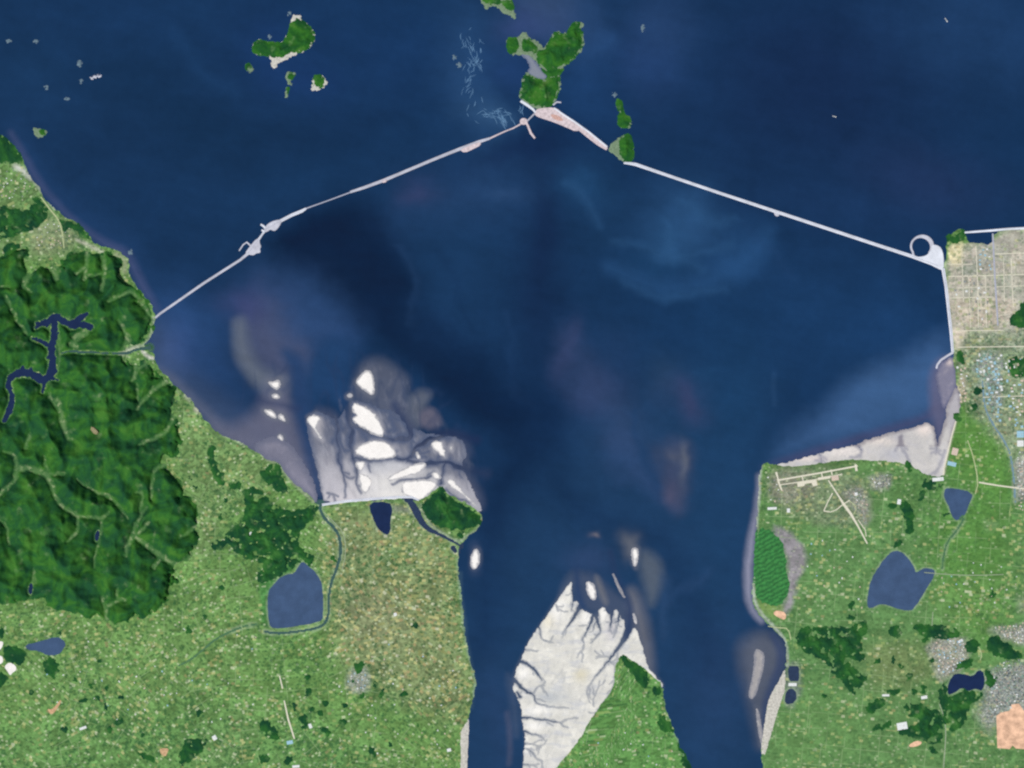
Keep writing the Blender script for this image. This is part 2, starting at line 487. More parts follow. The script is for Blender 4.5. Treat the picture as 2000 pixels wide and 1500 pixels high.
# lakes and rivers: (name, label, category, material, outline or stroke)
LAKES = [
  ('lake', 'grey-blue lake with a rounded outline at the foot of the small wooded hill, ringed by a river bend', 'lake', 'lake',
   [(537, 1140), (546, 1128), (560, 1122), (576, 1119), (582, 1106), (590, 1096), (600, 1104), (614, 1115), (622, 1125), (630, 1145), (632, 1205), (625, 1215), (562, 1226), (534, 1228), (525, 1220), (522, 1175), (525, 1152)]),
  ('lake', 'dark navy pond like a thumb under the white sea dike', 'pond', 'lake_navy',
   [(720, 981), (725, 1005), (737, 1032), (755, 1047), (762, 1040), (763, 1015), (767, 995), (760, 980)]),
  ('lake', 'deep blue four-sided reservoir below the corner of the pale tidal flat', 'lake', 'lake',
   [(1850, 952), (1902, 961), (1895, 982), (1880, 1015), (1863, 1017), (1852, 987), (1843, 970), (1845, 957)]),
  ('lake', 'large blue heart-shaped reservoir in the green plain', 'lake', 'lake',
   [(1754, 1075), (1764, 1080), (1775, 1091), (1787, 1110), (1788, 1119), (1796, 1114), (1808, 1109), (1824, 1111), (1826, 1123), (1808, 1152), (1784, 1191), (1772, 1193), (1750, 1188), (1722, 1178), (1706, 1186), (1695, 1188), (1693, 1172), (1699, 1140), (1706, 1122), (1730, 1088), (1742, 1077)]),
  ('lake', 'small grey-blue pond below the southern edge of the great forested hills', 'pond', 'lake',
   [(47, 1260), (75, 1254), (112, 1242), (130, 1255), (122, 1272), (110, 1280), (92, 1280), (77, 1271), (55, 1270)]),
  ('lake', 'dark blue forked lake beside the grey town', 'lake', 'lake_navy',
   [(1850, 1358), (1852, 1332), (1865, 1315), (1882, 1317), (1900, 1321), (1912, 1307), (1924, 1315), (1921, 1350), (1905, 1345), (1890, 1350), (1881, 1342), (1862, 1354)]),
  ('lake', 'winding navy reservoir with many arms among the forested hills', 'reservoir', 'lake_navy',
   [[(73, 633, 8), (90, 630, 13), (110, 618, 14), (125, 628, 13), (140, 635, 14), (156, 622, 14), (162, 618, 6)], [(140, 635, 14), (160, 634, 13), (177, 639, 11)],
    [(106, 625, 14), (105, 662, 12), (100, 682, 15), (103, 707, 14), (102, 730, 18), (84, 745, 14), (66, 731, 15), (37, 728, 15), (22, 735, 13), (16, 752, 10), (24, 775, 10), (20, 800, 11), (8, 820, 9)],
    [(62, 660, 5), (84, 669, 8), (100, 677, 9)], [(86, 748, 10), (84, 765, 5)], [(37, 728, 8), (46, 716, 4)], [(75, 633, 9), (70, 641, 5)], [(96, 628, 8), (92, 638, 5)], [(160, 622, 10), (170, 612, 4)], [(100, 690, 8), (92, 700, 4)], [(105, 655, 6), (114, 650, 3)], [(58, 728, 8), (62, 718, 4)], [(98, 735, 8), (112, 742, 4)]]),
  ('river', 'narrow dark stream running from the reservoir to the left-hand shore', 'river', 'river',
   [[(120, 690, 2), (140, 685, 3), (158, 688, 5), (175, 687, 4), (205, 690, 3), (232, 690, 4), (252, 690, 5), (262, 683, 4), (292, 679, 7)]]),
  ('river', 'dark river from the tidal channel curling round the grey-blue lake', 'river', 'river',
   [[(626, 984, 5), (625, 996, 5), (635, 1015, 5), (655, 1032, 5), (665, 1055, 5), (665, 1087, 5), (657, 1112, 5), (647, 1137, 4.5), (642, 1162, 4), (643, 1195, 4), (635, 1219, 5), (617, 1228, 4.5), (575, 1234, 4.2), (537, 1238, 4.2), (517, 1233, 3.5)]]),
  ('river', 'dark tapering backwater behind the round wooded headland', 'backwater', 'lake_dark',
   [[(793, 977, 5), (803, 982, 12), (812, 997, 15), (822, 1017, 12), (834, 1032, 9), (857, 1043, 6), (880, 1055, 4), (898, 1065, 3)], [(885, 1070, 9), (889, 1076, 8)]]),
  ('river', 'faint straight green ditch leaving the lake across the farmland', 'ditch', 'ditch',
   [[(500, 1219, 3), (475, 1223, 3.4), (425, 1245, 3.6), (400, 1266, 3.6), (375, 1287, 3.4), (350, 1300, 3)]]),
  ('river', 'pale blue canal beside the factory quarter', 'canal', 'canal',
   [[(1919, 745, 3), (1921, 775, 3), (1925, 800, 3), (1937, 825, 3), (1962, 862, 3), (1973, 884, 3), (1980, 930, 3), (1983, 980, 3)]]),
  ('river', 'thin pale ditch running down from the four-sided reservoir', 'ditch', 'ditch',
   [[(1882, 1014, 4), (1870, 1035, 3.2), (1850, 1058, 3), (1843, 1085, 3), (1840, 1110, 2.8)]]),
  ('lake', 'tiny dark pond in a valley of the great forested hills', 'pond', 'lake_navy', ell(190, 1046, 4, 11, 10)),
  ('lake', 'tiny dark pond at the lower edge of the great forested hills', 'pond', 'lake_navy', ell(60, 1150, 4, 11, 5)),
  ('lake', 'upper dark salt pond beside the lower right beach', 'pond', 'lake_dark', [(1539, 1300), (1550, 1301), (1561, 1300), (1561, 1331), (1552, 1330), (1541, 1331)]),
  ('lake', 'lower dark salt pond beside the lower right beach', 'pond', 'lake_dark', [(1536, 1346), (1554, 1345), (1556, 1372), (1531, 1377)]),
]


def is_stroke(g): return isinstance(g[0], list)


def lake_sdf(X, Y, g):
    if is_stroke(g):
        r = np.full(X.shape, -60.0)
        for l in g: r = np.maximum(r, lsdf(X, Y, chaikin(l, 1, False), 60))
        return r
    return psdf(X, Y, chaikin(g, 1))


def wobble_of(l): return 2.6 if 'winding' in l[1] else (.5 if is_stroke(l[4]) else 1.2)


def lakes_all(X, Y):
    r = np.full(X.shape, -60.0)
    wob = fbm(X, Y, 11, 3, 0.55, 3.3)
    for l in LAKES:
        d = lake_sdf(X, Y, l[4]); r = np.maximum(r, np.where(np.abs(d) < 25, d + wob * wobble_of(l), d))
    return r


def carve(z, L, reach=6.0):
    """ground drops below the water level (2 m) inside lakes and rises from their shores"""
    f = sstep(-L / reach)
    zc = 2.0 - np.clip(L, -0.6, 3) * 3
    return zc * (1 - f) + z * f


C = lambda r, g, b: np.array([lin(r) / K, lin(g) / K, lin(b) / K])


# ------------------------------------------------------------------ sea
FLAT_CENTRE = [(1115, 1134), (1118, 1144), (1119, 1178), (1128, 1174), (1138, 1190), (1146, 1196), (1154, 1200), (1164, 1200), (1172, 1188), (1178, 1184), (1186, 1196), (1196, 1205), (1200, 1188), (1208, 1196), (1212, 1206),
  (1220, 1214), (1222, 1235), (1238, 1224), (1246, 1236), (1254, 1260), (1262, 1290), (1268, 1308), (1284, 1324), (1296, 1340), (1285, 1345), (1262, 1316), (1222, 1285), (1208, 1290), (1206, 1340), (1165, 1400), (1105, 1485), (1050, 1560), (1000, 1900), (985, 1900), (1020, 1560), (1021, 1500),
  (1022, 1475), (1027, 1445), (1020, 1412), (1017, 1375), (1004, 1352), (1002, 1338), (1007, 1310), (1019, 1285), (1030, 1255), (1052, 1225), (1082, 1182)]

BARS = [
  ('tall white sandbar at the top of the left tidal flat', [(717, 722), (726, 727), (730, 745), (731, 766), (726, 772), (711, 761), (697, 750), (696, 744), (702, 735)], 0),
  ('large white sandbar shaped like a shark fin with a notch on its left side', [(688, 787), (700, 788), (725, 800), (742, 822), (750, 842), (749, 853), (732, 850), (712, 837), (690, 825), (689, 815), (699, 811), (689, 806)], 0),
  ('large white lens-shaped sandbar below the shark-fin sandbar', [(735, 859), (760, 865), (776, 886), (766, 895), (728, 898), (706, 892), (691, 882), (698, 873), (714, 864)], 0),
  ('short white sandbar patch left of centre on the grey flat', [(694, 902), (714, 901), (712, 912), (705, 921), (697, 914)], 0),
  ('upright white sandbar near the lower middle of the grey flat', [(700, 925), (715, 926), (728, 938), (722, 958), (712, 966), (704, 952)], 0),
  ('long slanting white sandbar pointing up right on the grey flat', [(753, 936), (775, 922), (800, 910), (827, 902), (833, 910), (819, 925), (788, 931), (764, 941)], 0),
  ('broad cream sandbar beside the round wooded headland', [(784, 941), (808, 938), (832, 936), (857, 943), (846, 959), (830, 972), (818, 978), (802, 971), (784, 964)], 0),
  ('white triangular sandbar with its point down on the right of the grey flat', [(838, 864), (862, 859), (867, 874), (871, 893), (866, 894), (850, 880)], 0),
  ('tiny white sandbar left of the triangular sandbar', [(812, 882), (817, 883), (823, 895), (815, 896)], 0),
  ('tiny white speck of sand right of the triangular sandbar', ell(881, 875, 2.2, 4), 0),
  ('long tapering white sandbar along the shore of the wooded headland', [(870, 938), (882, 934), (892, 944), (904, 960), (925, 980), (935, 995), (912, 974), (890, 957), (874, 946)], 0),
  ('small pale sandbar above the wooded headland', [(842, 925), (852, 920), (862, 932), (858, 938), (847, 934)], 0),
  ('cream comma-shaped sandbar beside the widest dark channel', [(600, 816), (615, 808), (627, 816), (622, 826), (617, 834), (624, 846), (630, 860), (620, 850), (608, 834), (601, 826)], 0),
  ('white slanting sandbar left of the widest dark channel, upper of a pair', [(515, 800), (530, 801), (537, 808), (540, 818), (528, 813), (519, 806)], 0),
  ('white slanting sandbar left of the widest dark channel, lower of a pair', [(545, 809), (554, 812), (558, 824), (550, 820), (543, 815)], 0),
  ('white blob of sand at the foot of the crescent shoal', [(523, 746), (534, 747), (545, 741), (548, 754), (540, 761), (531, 755)], 0),
  ('tiny white speck of sand just below the crescent shoal', ell(539, 774, 7, 4, 15), 0),
  ('faint small white speck of sand near the left lagoon shore', ell(548, 855, 6, 4, 50), 0),
  ('tiny pale speck of sand left of the tall sandbar', ell(683, 773, 4, 3), 0),
  ('small white oval sandbar off the lower left shore', ell(928, 1092, 8, 19, 8), 0),
  ('slender bright white sandbar in the middle of the lower bay', [(1233, 1072), (1240, 1070), (1246, 1073), (1246, 1088), (1241, 1109), (1236, 1100)], 0),
  ('short white sandbar between the finger tips of the cream tidal flat', [(1145, 1136), (1157, 1139), (1163, 1150), (1164, 1172), (1154, 1170), (1146, 1153)], 0),
  ('thin curved sand spit leading down to the cream tidal flat', [(1196, 1121), (1199, 1122), (1211, 1147), (1221, 1167), (1218, 1166), (1208, 1149)], 1),
  ('thin white sliver of sand right of the finger tips of the cream flat', [(1236, 1197), (1240, 1202), (1244, 1218), (1240, 1217)], 0),
  ('grey-pink sandbar shaped like a blade off the lower right shore', [(1474, 1268), (1486, 1271), (1493, 1281), (1490, 1306), (1482, 1336), (1471, 1368), (1462, 1358), (1468, 1333), (1474, 1302)], 1),
  ('thin grey-pink strip of sand below the blade-shaped sandbar', [(1476, 1382), (1482, 1390), (1490, 1436), (1488, 1456), (1482, 1430)], 1),
]


def sea_colour(X, Y):
    col = np.tile(C(23, 50, 84), (len(X), 1))
    wx_ = fbm(X, Y, 130, 4, 0.55, 1.1) * 26; wy_ = fbm(X, Y, 130, 4, 0.55, 7.7) * 26
    U, V = X + wx_, Y + wy_
    u, v = X + wx_ * .22, Y + wy_ * .22
    def lay(a, rgb):
        a = np.clip(a, 0, 1)[:, None]
        col[:] = col * (1 - a) + C(*rgb) * a
    def blob(cx, cy, rx, ry, rot, amp, rgb):
        c, s = math.cos(math.radians(rot)), math.sin(math.radians(rot))
        dx, dy = U - cx, V - cy
        q = ((dx * c + dy * s) / rx) ** 2 + ((-dx * s + dy * c) / ry) ** 2
        lay(amp * np.exp(-0.8 * q), rgb)
    def patch(poly, f, amp, rgb, warp=True, rounds=2):
        a, b = (U, V) if warp else (u, v)
        lay(amp * sstep(psdf(a, b, chaikin(poly, rounds), f + 5) / f * 0.5 + 0.5), rgb)
    def line(pts, f, amp, rgb, warp=False):
        a, b = (U, V) if warp else (u, v)
        lay(amp * sstep(lsdf(a, b, chaikin(pts, 2, False), f + 5) / f * 0.5 + 0.5), rgb)
    # open sea
    blob(1600, 150, 260, 190, 0, .8, (23, 41, 75)); blob(1880, 40, 150, 110, 0, .75, (32, 60, 98)); blob(1990, 100, 90, 90, 0, .4, (32, 60, 98))
    blob(1820, 360, 130, 60, 15, .5, (38, 54, 92)); blob(1650, 420, 160, 40, 15, .5, (29, 54, 92))
    blob(240, 30, 160, 60, 0, .5, (25, 54, 92)); blob(350, 230, 210, 60, 25, .6, (19, 44, 74)); blob(60, 150, 110, 90, 0, .4, (27, 58, 94))
    line([(340, 60, 10), (390, 130, 26), (450, 185, 16)], 26, .5, (31, 64, 104), True)
    blob(760, 110, 180, 110, 0, .6, (25, 54, 94)); blob(680, 260, 120, 60, 0, .5, (20, 44, 76)); blob(640, 330, 180, 40, -18, .4, (24, 54, 90))
    blob(1065, 15, 70, 50, 0, .85, (54, 76, 112)); blob(1085, 60, 40, 30, 0, .6, (52, 74, 116)); blob(1150, 80, 36, 90, 0, .65, (40, 70, 112))
    blob(1180, 95, 30, 25, 0, .5, (40, 72, 114)); blob(925, 150, 45, 130, -10, .75, (40, 72, 112)); blob(960, 235, 45, 28, 15, .8, (48, 80, 116))
    blob(1290, 75, 55, 90, 15, .75, (40, 66, 106)); blob(1260, 130, 60, 40, 40, .5, (36, 62, 106)); blob(1370, 150, 90, 90, 0, .4, (27, 54, 92))
    blob(1150, 190, 70, 70, 0, .5, (29, 62, 106)); blob(1010, 130, 40, 40, 0, .5, (36, 64, 112)); blob(1020, 50, 40, 25, 0, .6, (54, 72, 118))
    blob(530, 95, 75, 60, 0, .35, (30, 58, 108)); blob(600, 160, 60, 40, 0, .35, (30, 58, 108))
    line([(30, 250, 10), (60, 330, 30), (120, 400, 35), (190, 455, 40), (262, 495, 30), (300, 590, 30)], 44, .55, (36, 66, 108))
    line([(20, 262, 4), (52, 318, 8), (80, 360, 8), (110, 400, 6), (180, 462, 8), (240, 488, 14), (262, 520, 10), (285, 570, 14), (305, 605, 10)], 12, .7, (74, 82, 118))
    # lagoon
    patch([(520, 470), (600, 425), (690, 392), (770, 395), (790, 520), (850, 640), (930, 700), (1000, 770), (1080, 800), (1085, 900), (1000, 880), (900, 790), (820, 720), (720, 650), (650, 570), (560, 520)], 36, .97, (14, 32, 61))
    patch([(440, 560), (560, 525), (650, 580), (720, 655), (640, 690), (540, 680), (460, 660)], 50, .55, (44, 70, 112))
    blob(1060, 450, 34, 190, 0, .75, (20, 37, 70)); blob(1010, 300, 110, 22, -14, .7, (17, 35, 70)); blob(1040, 600, 60, 120, 0, .5, (20, 40, 72))
    blob(900, 385, 110, 55, -15, .75, (37, 65, 104)); blob(820, 370, 32, 24, 0, .65, (54, 62, 98)); blob(900, 520, 80, 120, 0, .55, (28, 58, 94))
    blob(860, 640, 60, 40, 30, .4, (30, 60, 98)); blob(985, 370, 30, 12, 0, .5, (44, 72, 110))
    blob(1140, 365, 60, 34, 20, .75, (32, 68, 106)); blob(1190, 450, 60, 60, 0, .4, (28, 58, 92))
    blob(1340, 430, 62, 62, 0, .85, (41, 76, 116)); blob(1300, 470, 40, 40, 0, .5, (40, 76, 114)); blob(1290, 520, 70, 30, 0, .5, (26, 60, 96))
    line([(1190, 525, 8), (1240, 543, 18), (1300, 566, 26), (1370, 556, 36), (1430, 530, 40), (1480, 490, 36), (1500, 455, 12)], 26, .85, (40, 76, 118))
    blob(1450, 500, 50, 50, 0, .6, (40, 78, 122)); blob(1380, 640, 160, 90, 0, .5, (24, 54, 90)); blob(1620, 520, 110, 60, 15, .4, (25, 50, 84))
    blob(1700, 640, 150, 70, 0, .6, (30, 64, 106)); blob(1560, 620, 120, 110, 0, .45, (27, 58, 96))
    patch([(1500, 910), (1560, 845), (1650, 765), (1760, 705), (1870, 660), (1900, 760), (1830, 820), (1680, 862), (1560, 892)], 46, .92, (58, 89, 130))
    blob(1720, 770, 100, 40, -30, .5, (60, 93, 134))
    line([(1490, 915, 4), (1600, 882, 12), (1680, 856, 12), (1750, 836, 12), (1810, 815, 12), (1835, 790, 16)], 13, .8, (72, 74, 108))
    patch([(1822, 712), (1862, 690), (1875, 750), (1855, 800), (1840, 860), (1828, 860), (1818, 800), (1815, 750)], 12, .9, (92, 94, 122), False)
    for a, b, cc in (((1200, 470), (1330, 500), (1420, 470)), ((1230, 560), (1330, 585), (1420, 560)), ((1310, 400), (1380, 430), (1440, 425)), ((1290, 440), (1310, 500), (1380, 520)), ((1100, 350), (1140, 390), (1170, 430))):
        line([(*a, 4), (*b, 14), (*cc, 5)], 16, .45, (46, 84, 124), True)
    for k in range(16):
        q = random.Random(k); x0, y0 = q.uniform(560, 1480), q.uniform(430, 900)
        line([(x0, y0, 3), (x0 + q.uniform(10, 50), y0 + q.uniform(40, 110), 9), (x0 + q.uniform(20, 110), y0 + q.uniform(110, 210), 3)], 14, .35, q.choice(((18, 40, 72), (40, 68, 106), (34, 62, 100))), True)
    # lower water
    patch([(960, 960), (1100, 860), (1280, 760), (1500, 720), (1490, 900), (1480, 1200), (1560, 1700), (800, 1700), (880, 1200), (890, 1090)], 90, .85, (31, 60, 94), True, 1)
    blob(1040, 820, 60, 90, 0, .85, (19, 42, 75)); blob(1050, 950, 90, 60, 30, .5, (22, 48, 80)); blob(960, 1000, 40, 80, 0, .5, (22, 46, 78))
    blob(1430, 780, 60, 110, 0, .6, (25, 58, 94)); blob(1420, 1000, 60, 200, 0, .5, (30, 64, 100))
    blob(1110, 690, 20, 46, 8, .8, (48, 60, 96)); blob(1160, 765, 42, 45, 0, .75, (52, 68, 106)); blob(1300, 730, 46, 40, 30, .6, (40, 66, 98)); blob(1200, 680, 36, 50, 0, .4, (36, 62, 100))
    blob(1352, 785, 18, 34, -25, .7, (56, 64, 100)); blob(1215, 830, 50, 60, 20, .55, (44, 68, 104))
    patch([(1180, 850), (1230, 835), (1262, 885), (1285, 945), (1330, 995), (1290, 975), (1210, 925)], 26, .75, (46, 70, 108))
    patch([(1275, 890), (1310, 858), (1350, 865), (1364, 900), (1352, 945), (1345, 1000), (1318, 980), (1290, 940)], 24, .75, (60, 70, 98))
    blob(1335, 905, 10, 32, 0, .75, (92, 98, 112)); blob(1308, 900, 16, 14, 30, .5, (86, 92, 108)); blob(1315, 965, 12, 22, -20, .6, (82, 80, 104))
    line([(1240, 800, 8), (1250, 860, 10), (1275, 930, 8), (1300, 975, 6)], 10, .6, (26, 58, 96), True)
    line([(1385, 720, 16), (1365, 860, 14), (1370, 940, 14), (1350, 1010, 10)], 16, .5, (28, 62, 98), True)
    line([(1510, 730, 4), (1512, 790, 4)], 8, .4, (46, 78, 116))
    line([(840, 640, 50), (960, 760, 80), (1040, 845, 80), (1005, 930, 70), (962, 1010, 46), (950, 1110, 40), (945, 1260, 30)], 50, .75, (16, 37, 68), True)
    line([(1040, 845, 60), (1100, 950, 50), (1190, 1035, 34), (1300, 1060, 30), (1345, 1160, 40), (1380, 1300, 50)], 50, .55, (20, 44, 77), True)
    patch([(1085, 670), (1120, 645), (1145, 700), (1190, 735), (1230, 800), (1262, 870), (1225, 880), (1160, 800), (1110, 740)], 40, .3, (50, 66, 98)); patch([(1270, 730), (1340, 745), (1385, 760), (1375, 830), (1350, 815), (1300, 780)], 34, .3, (50, 64, 98))
    patch([(462, 640), (480, 600), (530, 590), (585, 640), (600, 700), (580, 750), (530, 740), (490, 700)], 30, .75, (68, 78, 108))
    line([(458, 630, 10), (462, 680, 12), (484, 725, 16), (520, 752, 14)], 14, .5, (104, 112, 122))
    # crescent shoal and lilac shallows by the left shore
    blob(350, 640, 60, 60, 0, .7, (44, 76, 122)); blob(330, 690, 40, 50, 0, .7, (60, 84, 132)); blob(420, 720, 50, 60, 0, .4, (44, 72, 116))
    line([(300, 650, 20), (318, 725, 40), (372, 775, 50), (440, 830, 60), (520, 870, 50), (590, 940, 30)], 50, .75, (66, 82, 112))
    line([(305, 720, 6), (350, 752, 10), (395, 805, 14), (440, 845, 14), (500, 872, 20)], 16, .75, (92, 98, 118))
    blob(530, 665, 44, 80, -10, .6, (74, 80, 106)); blob(478, 600, 40, 30, 0, .7, (62, 70, 112)); blob(610, 620, 55, 60, 0, .6, (46, 72, 112))
    patch([(456, 640), (466, 624), (478, 626), (484, 668), (504, 715), (540, 735), (562, 742), (556, 768), (522, 766), (498, 748), (476, 718), (460, 680)], 18, .8, (98, 106, 120), False)
    patch([(520, 735), (560, 735), (565, 790), (560, 850), (520, 840), (515, 780)], 18, .7, (92, 98, 122), False)
    line([(560, 690, 20), (588, 740, 32), (590, 800, 34), (600, 880, 26), (615, 930, 16), (627, 965, 8)], 14, .9, (38, 64, 102))
    patch([(590, 690), (630, 655), (690, 680), (690, 790), (655, 790), (640, 770), (605, 800), (590, 760)], 30, .85, (33, 63, 102))
    # silt round the sandbars
    patch([(695, 735), (712, 705), (745, 700), (778, 722), (798, 742), (792, 770), (805, 795), (820, 850), (800, 885), (770, 870), (748, 825), (722, 790), (700, 785), (688, 768)], 16, .85, (86, 92, 110), False)
    patch([(796, 778), (822, 760), (850, 765), (835, 790), (825, 812), (820, 840), (806, 815)], 10, .8, (92, 98, 112), False)
    patch([(820, 808), (838, 796), (856, 800), (868, 832), (845, 842), (822, 832)], 8, .85, (98, 96, 112), False)
    line([(770, 790, 14), (790, 830, 20), (808, 855, 14)], 10, .75, (42, 56, 90))
    patch([(838, 850), (905, 850), (920, 880), (905, 905), (940, 960), (945, 1000), (900, 960), (860, 920)], 16, .85, (80, 86, 108), False)
    patch([(600, 800), (650, 800), (670, 830), (680, 790), (720, 790), (800, 860), (850, 860), (900, 920), (940, 990), (860, 960), (720, 985), (620, 985)], 14, .85, (74, 82, 106), False)
    reg = sstep(psdf(X, Y, chaikin([(470, 860), (470, 740), (560, 700), (690, 690), (790, 700), (880, 790), (930, 870), (950, 990), (860, 960), (640, 985), (540, 900)], 1), 40) / 30 + .6)
    rn = 1 - np.abs(perlin((X + wx_ * .5) / 26 + 3.7, (Y + wy_ * .5) / 78 + 1.2)) * 2.4
    lay(reg * sstep((rn - .62) / .38) * .3, (40, 58, 92))
    patch([(400, 822), (450, 838), (505, 800), (520, 770), (560, 775), (575, 830), (600, 880), (620, 985), (560, 920), (500, 885), (440, 860)], 22, .75, (100, 101, 120), False)
    line([(575, 700, 20), (582, 760, 26), (592, 830, 24), (606, 895, 16), (622, 950, 8)], 12, .8, (38, 62, 100))
    line([(505, 780, 6), (545, 792, 6), (580, 800, 10)], 8, .7, (44, 58, 92))
    rw = fbm(X + wx_ * .4, (Y + wy_ * .4) * .4, 15, 4, .6, 9.4)
    silt = sstep(psdf(X + wx_ * .2, Y + wy_ * .2, chaikin([(600, 830), (640, 800), (690, 730), (720, 700), (790, 730), (830, 770), (870, 830), (920, 880), (945, 990), (860, 960), (620, 985)], 1), 30) / 20 + .3)
    lay(silt * sstep(rw * 1.6 - .1) * .22, (128, 130, 142))
    for bl, bp, bg_ in BARS:
        if 'cream flat' in bl or 'cream tidal' in bl: continue
        lay((.6 if bp[0][1] < 930 and bp[0][0] < 900 else .45) * sstep(psdf(u, v, np.asarray(bp, float), 16) / 9 + 1.0), (104, 108, 120))
    line([(815, 872, 8), (845, 851, 10), (880, 846, 12), (930, 860, 16)], 9, .85, (32, 46, 80))
    line([(830, 905, 8), (865, 903, 10), (900, 915, 12), (950, 925, 18)], 9, .75, (40, 54, 84))
    patch(FLAT_CENTRE, 6, .9, (84, 94, 112), False, 1)
    # central flat surroundings
    blob(1157, 1047, 8, 6, 30, .95, (104, 102, 112)); blob(1225, 1068, 14, 18, 0, .8, (100, 104, 114)); blob(1150, 1095, 40, 26, 20, .6, (48, 68, 104))
    patch([(1253, 1070), (1283, 1088), (1296, 1110), (1292, 1140), (1280, 1170), (1268, 1185), (1260, 1150), (1248, 1110)], 14, .85, (84, 94, 108), False)
    patch([(1118, 1128), (1150, 1115), (1180, 1140), (1215, 1170), (1240, 1200), (1262, 1250), (1275, 1310), (1240, 1290), (1200, 1210), (1130, 1190)], 12, .85, (66, 78, 102), False)
    patch([(1095, 1150), (1112, 1118), (1135, 1110), (1140, 1135), (1118, 1150), (1090, 1190)], 9, .6, (74, 86, 108), False)
    patch([(1222, 1150), (1240, 1150), (1256, 1190), (1268, 1250), (1276, 1320), (1262, 1300), (1244, 1230), (1226, 1190)], 18, .85, (106, 108, 118), False)
    patch([(1160, 1120), (1172, 1130), (1186, 1180), (1176, 1184), (1164, 1150)], 6, .75, (106, 108, 116), False)
    patch([(990, 1310), (1004, 1330), (1010, 1380), (1014, 1440), (1004, 1440), (994, 1370)], 10, .6, (70, 84, 108), False)
    line([(1190, 1080, 6), (1200, 1120, 7), (1222, 1170, 9), (1228, 1200, 14), (1224, 1240, 12)], 8, .8, (40, 58, 92))
    line([(1128, 1110, 12), (1130, 1150, 12), (1138, 1185, 10)], 7, .8, (38, 60, 96))
    line([(1300, 1130, 6), (1285, 1200, 8), (1290, 1240, 6)], 20, .5, (50, 76, 112), True); line([(1380, 1110, 4), (1300, 1170, 8)], 16, .5, (46, 74, 112), True)
    patch([(1440, 1262), (1470, 1238), (1502, 1236), (1530, 1262), (1526, 1305), (1506, 1345), (1494, 1400), (1486, 1470), (1476, 1420), (1462, 1368), (1450, 1315)], 22, .85, (90, 95, 108), False)
    line([(1512, 1242, 8), (1528, 1280, 10), (1512, 1330, 9), (1496, 1370, 7), (1488, 1440, 5)], 8, .8, (54, 68, 102))
    line([(1482, 930, 4), (1476, 1000, 8), (1468, 1060, 12), (1463, 1120, 14), (1465, 1180, 10), (1490, 1212, 5)], 10, .9, (146, 146, 164))
    line([(990, 1395, 5), (996, 1440, 7), (992, 1490, 4)], 8, .6, (92, 92, 110)); line([(925, 1070, 14), (928, 1115, 14)], 14, .6, (62, 76, 104))
    line([(898, 1120, 3), (908, 1255, 3), (932, 1325, 4), (922, 1380, 3)], 6, .5, (74, 100, 112))
    blob(1400, 1350, 60, 120, 0, .5, (38, 62, 98)); blob(960, 1200, 30, 120, 0, .4, (27, 56, 92)); blob(970, 1400, 26, 90, 0, .5, (38, 62, 98))
    st = fbm(X * .35 + Y * .12, Y * 1.1 - X * .25, 34, 4, .6, 3.9); st2 = fbm(U, V, 90, 4, .6, 8.2)
    col *= (1 + .07 * st + .10 * st2)[:, None]
    return np.maximum(col - np.array([.0032, .0036, .0090]), .002)


def sea_fn(X, Y):
    return np.zeros(len(X)), np.ones(len(X), bool), {'Col': sea_colour(X, Y)}


o = sheet('sea', spread(0, 2000, 2.5, BIG * .9), spread(0, 1500, 2.5, BIG * .9), sea_fn, MAT['sea'])
tag(o, 'dark blue sea and lagoon with pale drifting silt', 'sea', kind='structure')


